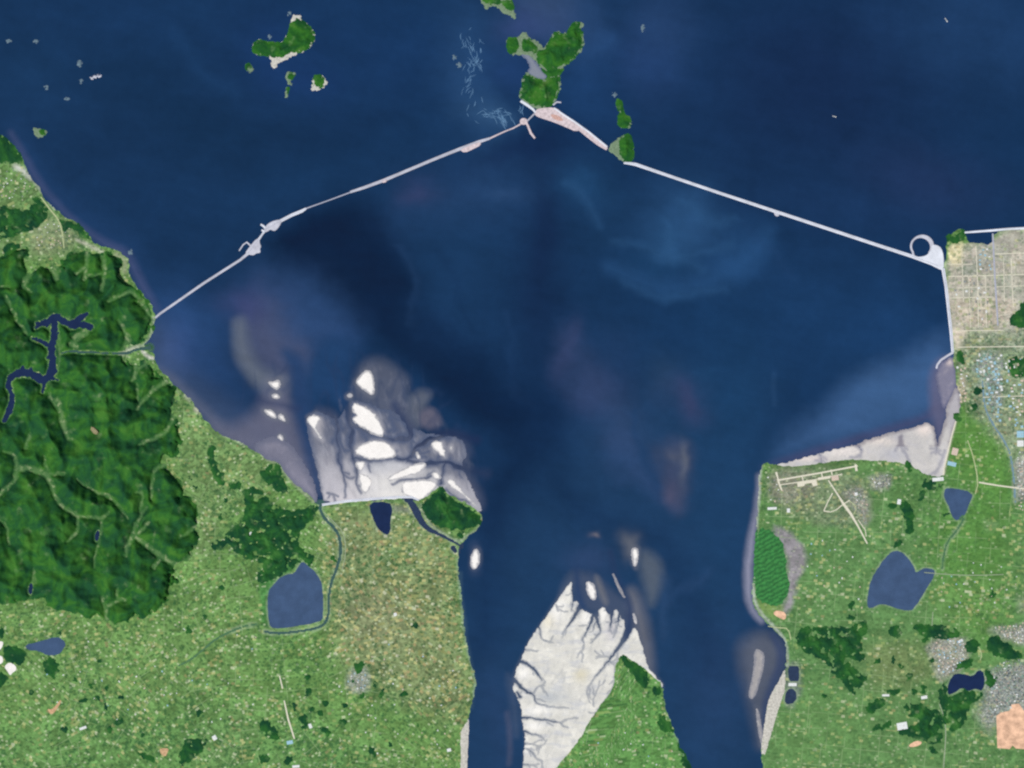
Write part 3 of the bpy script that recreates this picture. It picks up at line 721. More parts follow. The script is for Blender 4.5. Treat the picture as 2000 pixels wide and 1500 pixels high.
# ------------------------------------------------------------------ lowland
def land_attrs(X, Y):
    n = len(X)
    urban = np.zeros(n); turn = np.clip((1250 - X) / 100, .08, 1)
    col = np.tile(C(104, 142, 78), (n, 1)); plots = np.ones(n); tan = np.full(n, .14)
    w = fbm(X, Y, 40, 3, .5, 4.2) * 10; u, v = X + w, Y + fbm(X, Y, 40, 3, .5, 9.1) * 10
    def zone(poly, f, amp, rgb, p=None, t=None, rounds=1, ur=None):
        a = np.clip(amp * sstep(psdf(u, v, chaikin(poly, rounds), f + 5) / f * .5 + .5), 0, 1)
        col[:] = col * (1 - a[:, None]) + C(*rgb) * a[:, None]
        if p is not None: plots[:] = plots * (1 - a) + p * a
        if t is not None: tan[:] = tan * (1 - a) + t * a
        if ur is not None: urban[:] = urban * (1 - a) + ur * a
    big = fbm(X, Y, 210, 3, .5, 2.2)
    col *= (1 + .16 * big)[:, None]
    # left shore plain and polders
    zone([(-400, 240), (60, 330), (140, 425), (200, 480), (120, 520), (0, 500), (-400, 520)], 20, .9, (104, 136, 82), 1, .16)
    zone([(55, 445), (110, 425), (150, 450), (140, 480), (90, 500), (55, 490)], 14, .65, (138, 150, 108), 1, .25, ur=0.25)
    zone([(345, 770), (395, 800), (430, 850), (500, 880), (540, 910), (520, 960), (440, 1000), (420, 1090), (360, 1100), (380, 980), (345, 930)], 20, .8, (116, 146, 90), 1.1, .22)
    zone([(640, 990), (720, 985), (800, 1000), (890, 1060), (905, 1250), (930, 1340), (900, 1420), (760, 1360), (660, 1300), (640, 1150)], 40, .9, (126, 140, 96), 1.1, .52)
    zone([(750, 1060), (800, 1070), (800, 1110), (740, 1110)], 20, .6, (104, 142, 88))
    zone([(660, 1160), (760, 1150), (800, 1220), (760, 1270), (680, 1230)], 40, .6, (134, 138, 104), 1, .56)
    zone([(0, 1180), (120, 1200), (240, 1230), (340, 1170), (420, 1110), (520, 1200), (480, 1350), (0, 1420)], 50, .6, (108, 144, 82), 1, .24)
    zone([(300, 1260), (420, 1240), (480, 1300), (380, 1400), (260, 1370)], 50, .5, (110, 146, 84), 1, .3)
    zone([(0, 1380), (600, 1380), (760, 1460), (760, 1600), (-200, 1600)], 60, .6, (98, 140, 80), 1.1, .22)
    zone([(400, 1420), (500, 1380), (480, 1500), (400, 1500)], 40, .5, (108, 140, 86), 1, .32)
    zone([(765, 985), (800, 990), (812, 1010), (790, 1000), (768, 1000)], 8, .85, (128, 132, 118), .5, .1)
    zone([(680, 1312), (712, 1300), (722, 1330), (712, 1358), (684, 1348)], 10, .8, (150, 158, 142), .8, .1, ur=1.0)
    zone([(500, 1112), (560, 1106), (584, 1092), (592, 1098), (546, 1132), (527, 1156), (525, 1222), (512, 1224), (507, 1170)], 6, .85, (70, 126, 66), .8, 0)
    # middle tongue
    zone([(1190, 1300), (1300, 1300), (1330, 1450), (1420, 1700), (900, 1700), (1120, 1470)], 20, .85, (94, 142, 76), .95, .14)
    # right plain
    zone([(1480, 900), (1860, 900), (2400, 900), (2400, 1700), (1450, 1700), (1470, 1200)], 30, .9, (95, 134, 80), .55, .12)
    zone([(1840, 800), (1960, 860), (1980, 1000), (1960, 1300), (1840, 1200), (1800, 1050), (1846, 960)], 40, .7, (88, 136, 62), .5, .08)
    zone([(1540, 1340), (1680, 1380), (1700, 1480), (1560, 1520), (1510, 1440)], 40, .5, (100, 140, 80), .5, .1)
    zone([(1820, 1140), (1960, 1120), (1960, 1230), (1840, 1210)], 40, .6, (106, 144, 80), .9, .35)
    zone([(1690, 1250), (1830, 1260), (1830, 1330), (1740, 1350), (1690, 1330)], 30, .85, (116, 134, 86), .6, .15)
    zone([(1500, 915), (1690, 915), (1700, 1010), (1640, 1040), (1500, 985)], 14, .8, (118, 134, 98), 1.1, .2, ur=0.2)
    zone([(1495, 922), (1560, 925), (1600, 950), (1570, 975), (1500, 985)], 14, .7, (132, 128, 108), 1, .1, ur=0.5)
    zone([(1700, 928), (1745, 922), (1740, 950), (1712, 962), (1700, 950)], 8, .8, (142, 138, 128), 1.2, .1, ur=0.9)
    zone([(1640, 955), (1690, 955), (1705, 1000), (1690, 1030), (1668, 990)], 10, .7, (138, 134, 122), 1.2, .15, ur=0.9)
    zone([(1495, 905), (1600, 905), (1675, 897), (1690, 905), (1520, 925)], 8, .7, (92, 116, 72), .4, .05)
    zone([(1760, 910), (1842, 935), (1840, 1000), (1780, 1030), (1740, 1000)], 20, .6, (84, 122, 66), .7, .15)
    # grey mud behind the half-moon field
    zone([(1500, 1028), (1545, 1035), (1575, 1075), (1572, 1110), (1556, 1150), (1545, 1180), (1530, 1205), (1520, 1190), (1540, 1150), (1540, 1100)], 7, .9, (148, 140, 146), .5, .05)
    zone([(1472, 1172), (1520, 1180), (1535, 1205), (1500, 1212)], 8, .8, (122, 148, 82), .4, .1)
    zone([(1537, 1290), (1565, 1295), (1562, 1380), (1530, 1382)], 7, .7, (120, 126, 122), .6, .1)
    # reclaimed blocks
    zone([(1842, 450), (2400, 430), (2400, 690), (1862, 690)], 8, .95, (190, 184, 168), .5, .10, ur=0.25)
    zone([(1938, 455), (1970, 455), (1990, 500), (2400, 500), (2400, 440), (1938, 440)], 10, .6, (162, 160, 140), .8, .1)
    zone([(1855, 505), (1930, 500), (1935, 535), (1856, 538)], 6, .7, (150, 152, 136), .7, .05)
    zone([(1942, 520), (2010, 510), (2010, 570), (1942, 572)], 8, .6, (150, 154, 134), .7, .05)
    zone([(1948, 460), (1990, 458), (1990, 490), (1948, 492)], 8, .7, (164, 160, 146), .7, .05)
    rb = random.Random(3); xs_, ys_ = (1850, 1879, 1909, 1941, 1975, 2010, 2060), (478, 515, 539, 562, 581, 612, 645, 677)
    for i in range(len(xs_) - 1):
        for j in range(len(ys_) - 1):
            x0, x1, y0, y1 = xs_[i] + 1 + j * 1.2, xs_[i + 1] - 1 + j * 1.2, ys_[j] + 1, ys_[j + 1] - 1
            zone([(x0, y0), (x1, y0), (x1, y1), (x0, y1)], 2, rb.uniform(.2, .6), rb.choice(((158, 160, 142), (190, 180, 162), (206, 194, 176), (174, 170, 154), (200, 188, 168), (154, 158, 140))), .7, rb.uniform(0, .2), 0, rb.uniform(.1, .7))
    zone([(1850, 478), (1885, 474), (1884, 515), (1850, 515)], 5, .9, (236, 222, 176), .6, .3)
    zone([(1850, 590), (1935, 580), (1990, 590), (1965, 640), (1862, 640)], 12, .6, (206, 190, 166), .8, .25)
    zone([(1858, 635), (1890, 640), (1888, 690), (1862, 690)], 6, .8, (222, 204, 186), .5, .2)
    zone([(1880, 650), (2000, 640), (2400, 640), (2400, 900), (1990, 900), (1930, 850), (1878, 780), (1866, 700)], 14, .85, (126, 142, 108), 1.25, .32, ur=0.35)
    zone([(1900, 690), (1960, 690), (1950, 830), (1925, 800)], 12, .8, (150, 168, 158), 1.4, .2, ur=0.8)
    zone([(1866, 730), (1885, 735), (1890, 780), (1868, 790)], 6, .8, (196, 180, 156), 1, .2)
    zone([(1870, 800), (1920, 810), (1960, 880), (1980, 1000), (1860, 900)], 14, .75, (92, 138, 66), .5, .06)
    zone([(1980, 860), (2400, 860), (2400, 1010), (1988, 1010)], 8, .85, (158, 156, 148), 1.2, .15, ur=1.0)
    # towns
    zone([(1815, 1245), (1880, 1240), (1898, 1285), (1860, 1320), (1830, 1330), (1820, 1290)], 10, .85, (156, 152, 136), 1.3, .25, ur=1.0)
    zone([(1925, 1220), (2400, 1200), (2400, 1330), (1975, 1260)], 12, .85, (158, 156, 142), 1.1, .15, ur=1.0)
    zone([(1940, 1290), (2400, 1280), (2400, 1400), (1960, 1405), (1915, 1430), (1920, 1360)], 10, .9, (140, 148, 142), 1.1, .08, ur=1.0)
    zone([(1900, 1380), (1945, 1360), (1950, 1420), (1925, 1440)], 12, .6, (138, 146, 124), 1.1, .1, ur=0.7)
    zone([(1990, 1160), (2400, 1120), (2400, 1210), (1990, 1200)], 14, .5, (140, 140, 120), 1, .3, ur=0.6)
    zone([(1920, 1010), (1950, 1020), (1940, 1040), (1922, 1038)], 8, .5, (130, 158, 110), .6, .1)
    # beaches: thin pale rims
    rim = lambda pts, f, amp, rgb: zone_line(pts, f, amp, rgb)
    def zone_line(pts, f, amp, rgb):
        a = np.clip(amp * sstep(lsdf(X, Y, chaikin(pts, 1, False), f + 5) / f * .5 + .5), 0, 1)
        col[:] = col * (1 - a[:, None]) + C(*rgb) * a[:, None]; plots[:] = plots * (1 - a) + .4 * a; tan[:] = tan * (1 - a)
    rim([(30, 325, 10), (48, 335, 12), (60, 350, 4)], 5, .9, (196, 196, 186)); rim([(57, 342, 3), (85, 380, 3), (107, 408, 3)], 3, .8, (180, 178, 172))
    rim([(150, 468, 4), (175, 480, 6), (200, 492, 5)], 4, .8, (206, 200, 184)); rim([(228, 498, 12), (245, 508, 10), (243, 530, 10)], 5, .7, (166, 172, 140))
    rim([(300, 620, 3), (299, 645, 3), (288, 668, 5), (277, 678, 4)], 3, .85, (172, 176, 162)); rim([(278, 686, 4), (290, 697, 7), (298, 700, 6)], 3, .95, (214, 208, 200))
    rim([(236, 692, 8), (256, 682, 10), (272, 676, 6)], 5, .75, (180, 176, 166)); rim([(312, 735, 2), (340, 757, 2.5), (385, 800, 2.5)], 3, .7, (150, 160, 128))
    rim([(365, 773, 6), (372, 780, 5)], 4, .8, (206, 202, 188)); rim([(383, 800, 8), (388, 806, 6)], 4, .8, (206, 196, 180))
    rim([(438, 848, 8), (455, 852, 9), (474, 864, 8)], 4, .8, (196, 200, 180)); rim([(408, 838, 2), (435, 862, 2.5), (470, 868, 2), (497, 885, 2)], 2, .7, (62, 92, 72))
    rim([(520, 898, 3), (545, 905, 4), (560, 932, 3), (590, 960, 4), (612, 980, 5)], 3, .7, (166, 170, 148)); rim([(630, 990, 2), (700, 983, 2), (800, 975, 2)], 3, .7, (70, 104, 66))
    rim([(897, 1075, 3), (894, 1118, 3), (899, 1150, 3), (909, 1255, 3), (929, 1325, 3), (926, 1360, 4)], 3, .75, (150, 172, 158))
    rim([(822, 985, 2), (836, 1020, 3), (860, 1040, 4), (895, 1060, 4), (912, 1047, 4), (935, 1034, 3), (941, 1010, 2)], 3, .8, (166, 172, 158))
    rim([(1297, 1345, 3), (1299, 1372, 3), (1310, 1408, 3), (1335, 1470, 4), (1347, 1500, 3)], 3, .7, (142, 166, 146))
    rim([(1488, 906, 3), (1483, 925, 6), (1483, 960, 6), (1479, 1000, 3), (1474, 1100, 3), (1470, 1160, 4), (1482, 1194, 3), (1518, 1230, 4), (1536, 1255, 4), (1538, 1300, 4)], 3, .9, (190, 192, 186))
    rim([(1866, 822, 3), (1851, 882, 3.5), (1843, 925, 3)], 3, .8, (218, 208, 190))
    L = lakes_all(X, Y)
    a = sstep((L + 4.5) / 2.5) * .42 * (.6 + .8 * (fbm(X, Y, 22, 2, .5, 6.6) > 0)) * (X > 440)
    col[:] = col * (1 - a[:, None]) + C(146, 164, 132) * a[:, None]; plots *= 1 - a
    return col, plots, tan, urban, turn


def land_fn(poly):
    def fn(X, Y):
        n = fbm(X, Y, 14, 3, .55, 5.5) * 2.4
        s = psdf(X, Y, poly, 60) + n
        z = np.clip(s * 2.2, -8, 6)
        L = lakes_all(X, Y)
        z = np.where(L > -3, np.minimum(z, carve(np.full(len(X), 6.0), L, 2.0)), z)
        keep = s > -2.5
        col = np.zeros((len(X), 3)); pl = np.zeros(len(X)); tn = np.zeros(len(X)); ub = np.zeros(len(X)); tu = np.zeros(len(X))
        k = np.nonzero(s > -8)[0]
        col[k], pl[k], tn[k], ub[k], tu[k] = land_attrs(X[k], Y[k])
        return z, keep, {'Col': col, 'plots': pl, 'tan': tn, 'urban': ub, 'turn': tu}
    return fn


def cutspread(lo, hi, seen0, seen1, step, far):
    v = spread(seen0, seen1, step, far)
    return v[(v >= lo) & (v <= hi)]


for poly, x0, x1, y0, label in ((LAND_LEFT, -BIG, 980, 225, 'green and straw patchwork farmland along the left and lower left shore'),
                                (LAND_MID, 950, 1460, 1260, 'bright green farmland tongue between the two river mouths'),
                                (LAND_RIGHT, 1440, BIG, 425, 'green plain with towns and reclaimed blocks behind the right shore')):
    o = sheet('land', cutspread(x0, x1, 0, 2000, 2.0, BIG * .9), cutspread(y0, BIG, 0, 1500, 2.0, BIG * .9), land_fn(poly), MAT['land'])
    tag(o, label, 'farmland', kind='structure')

# lake and river sheets
for nm, label, cat, mat, g in LAKES:
    pts = [q for l in g for q in l] if is_stroke(g) else g
    xs, ys = box_of(pts, 14, 2.0)
    def lfn(X, Y, g=g):
        s = lake_sdf(X, Y, g)
        return np.full(len(X), 2.3 if is_stroke(g) else 2.0), s > -4.5, {}
    o = sheet(nm, xs, ys, lfn, MAT[mat])
    tag(o, label, cat, kind='structure')

# ------------------------------------------------------------------ great forested hills
MASSIF = [(-500, 520), (0, 505), (25, 490), (50, 482), (58, 492), (46, 512), (52, 535), (80, 520), (112, 524), (128, 500), (142, 492), (170, 492), (190, 497), (215, 492), (230, 505), (244, 520),
  (240, 545), (255, 558), (275, 578), (290, 602), (298, 622), (296, 645), (284, 664), (262, 672), (240, 682), (236, 694), (262, 700), (292, 715), (308, 732), (320, 746), (338, 757), (345, 765), (338, 785),
  (338, 810), (354, 838), (352, 870), (334, 893), (312, 897), (322, 915), (345, 932), (358, 960), (372, 980), (387, 1000), (386, 1040), (382, 1070), (370, 1092), (348, 1102), (347, 1125), (342, 1148),
  (325, 1175), (295, 1197), (237, 1224), (220, 1214), (197, 1211), (167, 1210), (140, 1190), (100, 1184), (65, 1167), (37, 1172), (17, 1175), (0, 1182), (-500, 1160)]
VALLEYS = [
  [(-30, 985, 6), (0, 965, 6), (30, 940, 6), (33, 915, 11), (58, 914, 10), (82, 922, 14), (96, 932, 8), (106, 962, 7), (116, 985, 6), (140, 1000, 7), (152, 1007, 6), (180, 1010, 5), (198, 1014, 5), (213, 1000, 3)],
  [(33, 915, 6), (30, 888, 5), (8, 882, 4)], [(90, 918, 4), (88, 893, 3)], [(151, 1008, 4), (153, 1035, 5), (133, 1057, 3)], [(95, 925, 5), (125, 926, 3)],
  [(150, 936, 2), (190, 962, 4), (216, 970, 5), (236, 992, 3), (250, 1015, 1)], [(352, 1110, 9), (332, 1098, 9), (315, 1085, 8), (285, 1065, 7), (262, 1045, 10), (262, 1030, 3), (285, 990, 3)],
  [(262, 1045, 7), (250, 1062, 6), (245, 1085, 5)], [(272, 1040, 7), (290, 1020, 3)], [(330, 905, 10), (302, 915, 5), (296, 945, 5), (296, 975, 3)], [(272, 867, 5), (300, 857, 6), (325, 845, 6), (336, 820, 6), (343, 800, 8)],
  [(268, 800, 3), (280, 780, 6), (305, 757, 8), (324, 745, 7)], [(270, 780, 3), (268, 750, 4)], [(172, 490, 6), (168, 520, 6), (165, 545, 6)], [(167, 520, 4), (150, 534, 5)], [(167, 540, 3), (195, 535, 3)],
  [(200, 492, 6), (203, 515, 9), (205, 540, 6), (198, 568, 4)], [(213, 588, 5), (230, 579, 6), (258, 567, 7), (268, 582, 6), (284, 602, 6), (296, 620, 5)], [(62, 485, 16), (70, 505, 10), (60, 530, 12), (45, 558, 9), (60, 570, 5)],
  [(10, 578, 6), (22, 600, 4), (34, 628, 4), (52, 650, 4)], [(148, 660, 12), (165, 650, 12), (176, 643, 6)], [(143, 672, 12), (150, 678, 6)], [(232, 625, 3), (246, 648, 6), (252, 668, 9), (240, 684, 9)],
  [(208, 1212, 6), (207, 1190, 7), (200, 1165, 4)], [(208, 1186, 6), (232, 1170, 4), (246, 1172, 5)], [(228, 1170, 3), (230, 1150, 2)], [(200, 1014, 4), (196, 1045, 3), (186, 1085, 3), (184, 1110, 2)],
  [(0, 1015, 2), (14, 1028, 3), (18, 1062, 3)], [(105, 520, 18), (110, 545, 8)], [(110, 630, 4), (115, 660, 6), (118, 700, 4), (108, 740, 3)], [(112, 780, 8), (124, 830, 10), (134, 858, 6)], [(95, 770, 5), (112, 795, 7)], [(50, 875, 6), (58, 850, 8)],
  [(375, 1090, 6), (352, 1102, 7)], [(300, 1108, 5), (312, 1092, 4)], [(385, 1028, 5), (350, 1050, 3)], [(275, 1000, 3), (280, 960, 6), (265, 962, 2)], [(258, 690, 6), (268, 720, 7), (258, 745, 4)], [(270, 722, 5), (285, 708, 6)],
  [(65, 1112, 2), (70, 1140, 2)], [(60, 1165, 3), (66, 1125, 3)], [(0, 560, 3), (18, 560, 2)]]


def ridges(X, Y, scale, seed, octs=4):
    wu = fbm(X, Y, scale * 1.3, 3, .5, seed + 2.0) * scale * .42; wv = fbm(X, Y, scale * 1.3, 3, .5, seed + 6.0) * scale * .42
    r = np.zeros_like(X); amp = 1.0; f = 1.0; wgt = np.ones_like(X)
    for i in range(octs):
        n = 1 - np.abs(perlin((X + wu) / scale * f + seed + i * 9.7, (Y + wv) / scale * f - seed + i * 3.1)) * 1.9
        n = np.clip(n, 0, 1) ** 1.35
        r += amp * n * wgt; wgt = np.clip(n * 1.3, .25, 1); amp *= .45; f *= 2.05
    return r


def eroded_relief(x0, y0, x1, y1, d):
    """stream-power erosion between the valley floors, lakes and coast: spurs and gullies of real hills"""
    gx = np.arange(x0, x1, d); gy = np.arange(y0, y1, d); X, Y = np.meshgrid(gx, gy); H, W = X.shape
    x, y = X.ravel(), Y.ravel()
    base = psdf(x, y, chaikin(MASSIF, 1), 60) < 0
    for l in VALLEYS: base |= lsdf(x, y, chaikin(l, 1, False), 60) > -1.0
    base |= lakes_all(x, y) > -2
    base = base.reshape(H, W); base[:, -1] = base[0] = base[-1] = True; base = base.ravel()
    rs = np.random.RandomState(4)
    h = (rs.rand(H * W) * .4 + .3 * (fbm(x, y, 40, 3, .5, 2.0) + .6)) * ~base
    hard = 1.0 + .6 * fbm(x, y, 90, 2, .5, 5.0)
    idx = np.arange(H * W).reshape(H, W); pad = np.pad(idx, 1, mode='edge')
    nb = np.stack([pad[1 + a:H + 1 + a, 1 + b:W + 1 + b].ravel() for a, b in ((-1, -1), (-1, 0), (-1, 1), (0, -1), (0, 1), (1, -1), (1, 0), (1, 1))], 1)
    dist = np.array([1.414, 1, 1.414, 1, 1, 1.414, 1, 1.414])
    for it in range(44):
        sl = (h[:, None] - h[nb]) / dist
        k = sl.argmax(1); rec = nb[np.arange(len(h)), k]; bad = sl.max(1) <= 0
        rec = np.where(bad | base, np.arange(len(h)), rec)
        order = np.argsort(-h, kind='stable').tolist(); rl = rec.tolist(); acc = [1.0] * len(rl)
        for i in order:
            r = rl[i]
            if r != i: acc[r] += acc[i]
        F = (.16 * np.sqrt(np.array(acc)) * 3.0 / dist[k] / hard).tolist()
        hn = (h + 1.0 * ~base).tolist(); bl = base.tolist()
        for i in reversed(order):
            r = rl[i]
            if r != i and not bl[i]: hn[i] = (hn[i] + F[i] * hn[r]) / (1 + F[i])
        h = np.array(hn); h[base] = 0
        g = np.pad(h.reshape(H, W), 1, mode='edge')
        lap = (g[:-2, 1:-1] + g[2:, 1:-1] + g[1:-1, :-2] + g[1:-1, 2:] - 4 * h.reshape(H, W)).ravel()
        h = np.where(base, 0, h + .10 * lap)
    G = (h / np.percentile(h, 99.5)).reshape(H, W)
    g = np.pad(G, 1, mode='edge')
    G = .5 * G + .125 * (g[:-2, 1:-1] + g[2:, 1:-1] + g[1:-1, :-2] + g[1:-1, 2:])
    g = np.pad(G, 1, mode='edge')
    G = .5 * G + .125 * (g[:-2, 1:-1] + g[2:, 1:-1] + g[1:-1, :-2] + g[1:-1, 2:])
    return gx, gy, G


def bilinear(gx, gy, G, X, Y):
    d = gx[1] - gx[0]
    fx = np.clip((X - gx[0]) / d, 0, len(gx) - 1.001); fy = np.clip((Y - gy[0]) / d, 0, len(gy) - 1.001)
    i, j = fx.astype(int), fy.astype(int); u, v = fx - i, fy - j
    return (G[j, i] * (1 - u) + G[j, i + 1] * u) * (1 - v) + (G[j + 1, i] * (1 - u) + G[j + 1, i + 1] * u) * v


RELIEF = eroded_relief(-120, 464, 408, 1246, 3.3)


def massif_fn(X, Y):
    s = psdf(X, Y, chaikin(MASSIF, 1), 60) + fbm(X, Y, 16, 3, .55, 8.8) * 6 + np.minimum(fbm(X, Y, 34, 3, .6, 4.8) * 20, 3) * (X > 20) * (Y > 520)
    v = np.full(len(X), -60.0); k = np.nonzero(s > -6)[0]
    xk, yk = X[k] + fbm(X[k], Y[k], 14, 2, .5, 1.9) * 4, Y[k] + fbm(X[k], Y[k], 14, 2, .5, 6.1) * 4
    vv = np.full(len(k), -60.0)
    for l in VALLEYS: vv = np.maximum(vv, lsdf(xk, yk, chaikin(l, 1, False), 60))
    v[k] = vv
    L = lakes_all(X, Y)
    near = sstep(np.minimum(np.minimum(s, -v + 1), -L) / 5.0)
    r = bilinear(*RELIEF, X + fbm(X, Y, 9, 2, .5, 3.3) * 1.2, Y + fbm(X, Y, 9, 2, .5, 8.3) * 1.2)
    z = 6 + np.clip(s * 2.5, -8, 6) + near * 8 + r * 500 * near
    yy = np.where(Y > 800, 800 + (Y - 800) * .45, Y); wide = sstep(np.minimum(np.minimum(s, -v + 1), -L) / 26.0)
    z += wide * 130 * ridges(X - np.maximum(Y - 800, 0) * .1, yy, 52, 3.0, 2)
    z += fbm(X, Y, 8, 2, .5, 2.5) * 2.5 * near
    z = carve(z, L, 7.0)
    val = sstep((v - .2) / 2.4 * .5 + .5) * .74
    bare = sstep(fbm(X, Y, 26, 3, .6, 12.0) * 2.2 - .62) * .32
    shore = sstep((L + 3.0) / 2.0) * .22
    return z, z > 1.0, {'valley': np.clip(np.maximum(np.maximum(val, bare), shore), 0, 1)}


o = sheet('hills', np.concatenate([np.arange(-480, -20, 6.0), np.arange(-20, 402, 1.6)]), np.arange(470, 1240, 1.6), massif_fn, MAT['hills'])
tag(o, 'large dark green forested hills with branching pale valleys on the left', 'hills', kind='structure')


# ------------------------------------------------------------------ woods and small wooded hills
def wood_fn(poly, height, rough=4.0, gaps=0.0, base=6.0, seed=0.0):
    def fn(X, Y):
        s = psdf(X, Y, chaikin(poly, 1), 60) + fbm(X, Y, 11, 3, .6, 8.8 + seed) * rough
        if gaps: s = np.minimum(s, (0.42 - gaps - fbm(X, Y, 17, 3, .55, 3.1 + seed)) * 22)
        L = lakes_all(X, Y)
        b = sstep(s / 16.0)
        z = base + np.clip(s * 3.0, -7, 9) + ridges(X, Y, 38, 1.0 + seed, 3) * height * .75 * b + fbm(X, Y, 7, 2, .5, 2.5) * 2 * sstep(s / 5)
        z = np.where(L > -8, carve(z, L, 4.0), z)
        val = sstep(fbm(X, Y, 20, 3, .6, 12.0 + seed) * 2.2 - .55) * .4
        return z, (z > base - 4) & (s > -3), {'valley': np.clip(val, 0, 1)}
    return fn


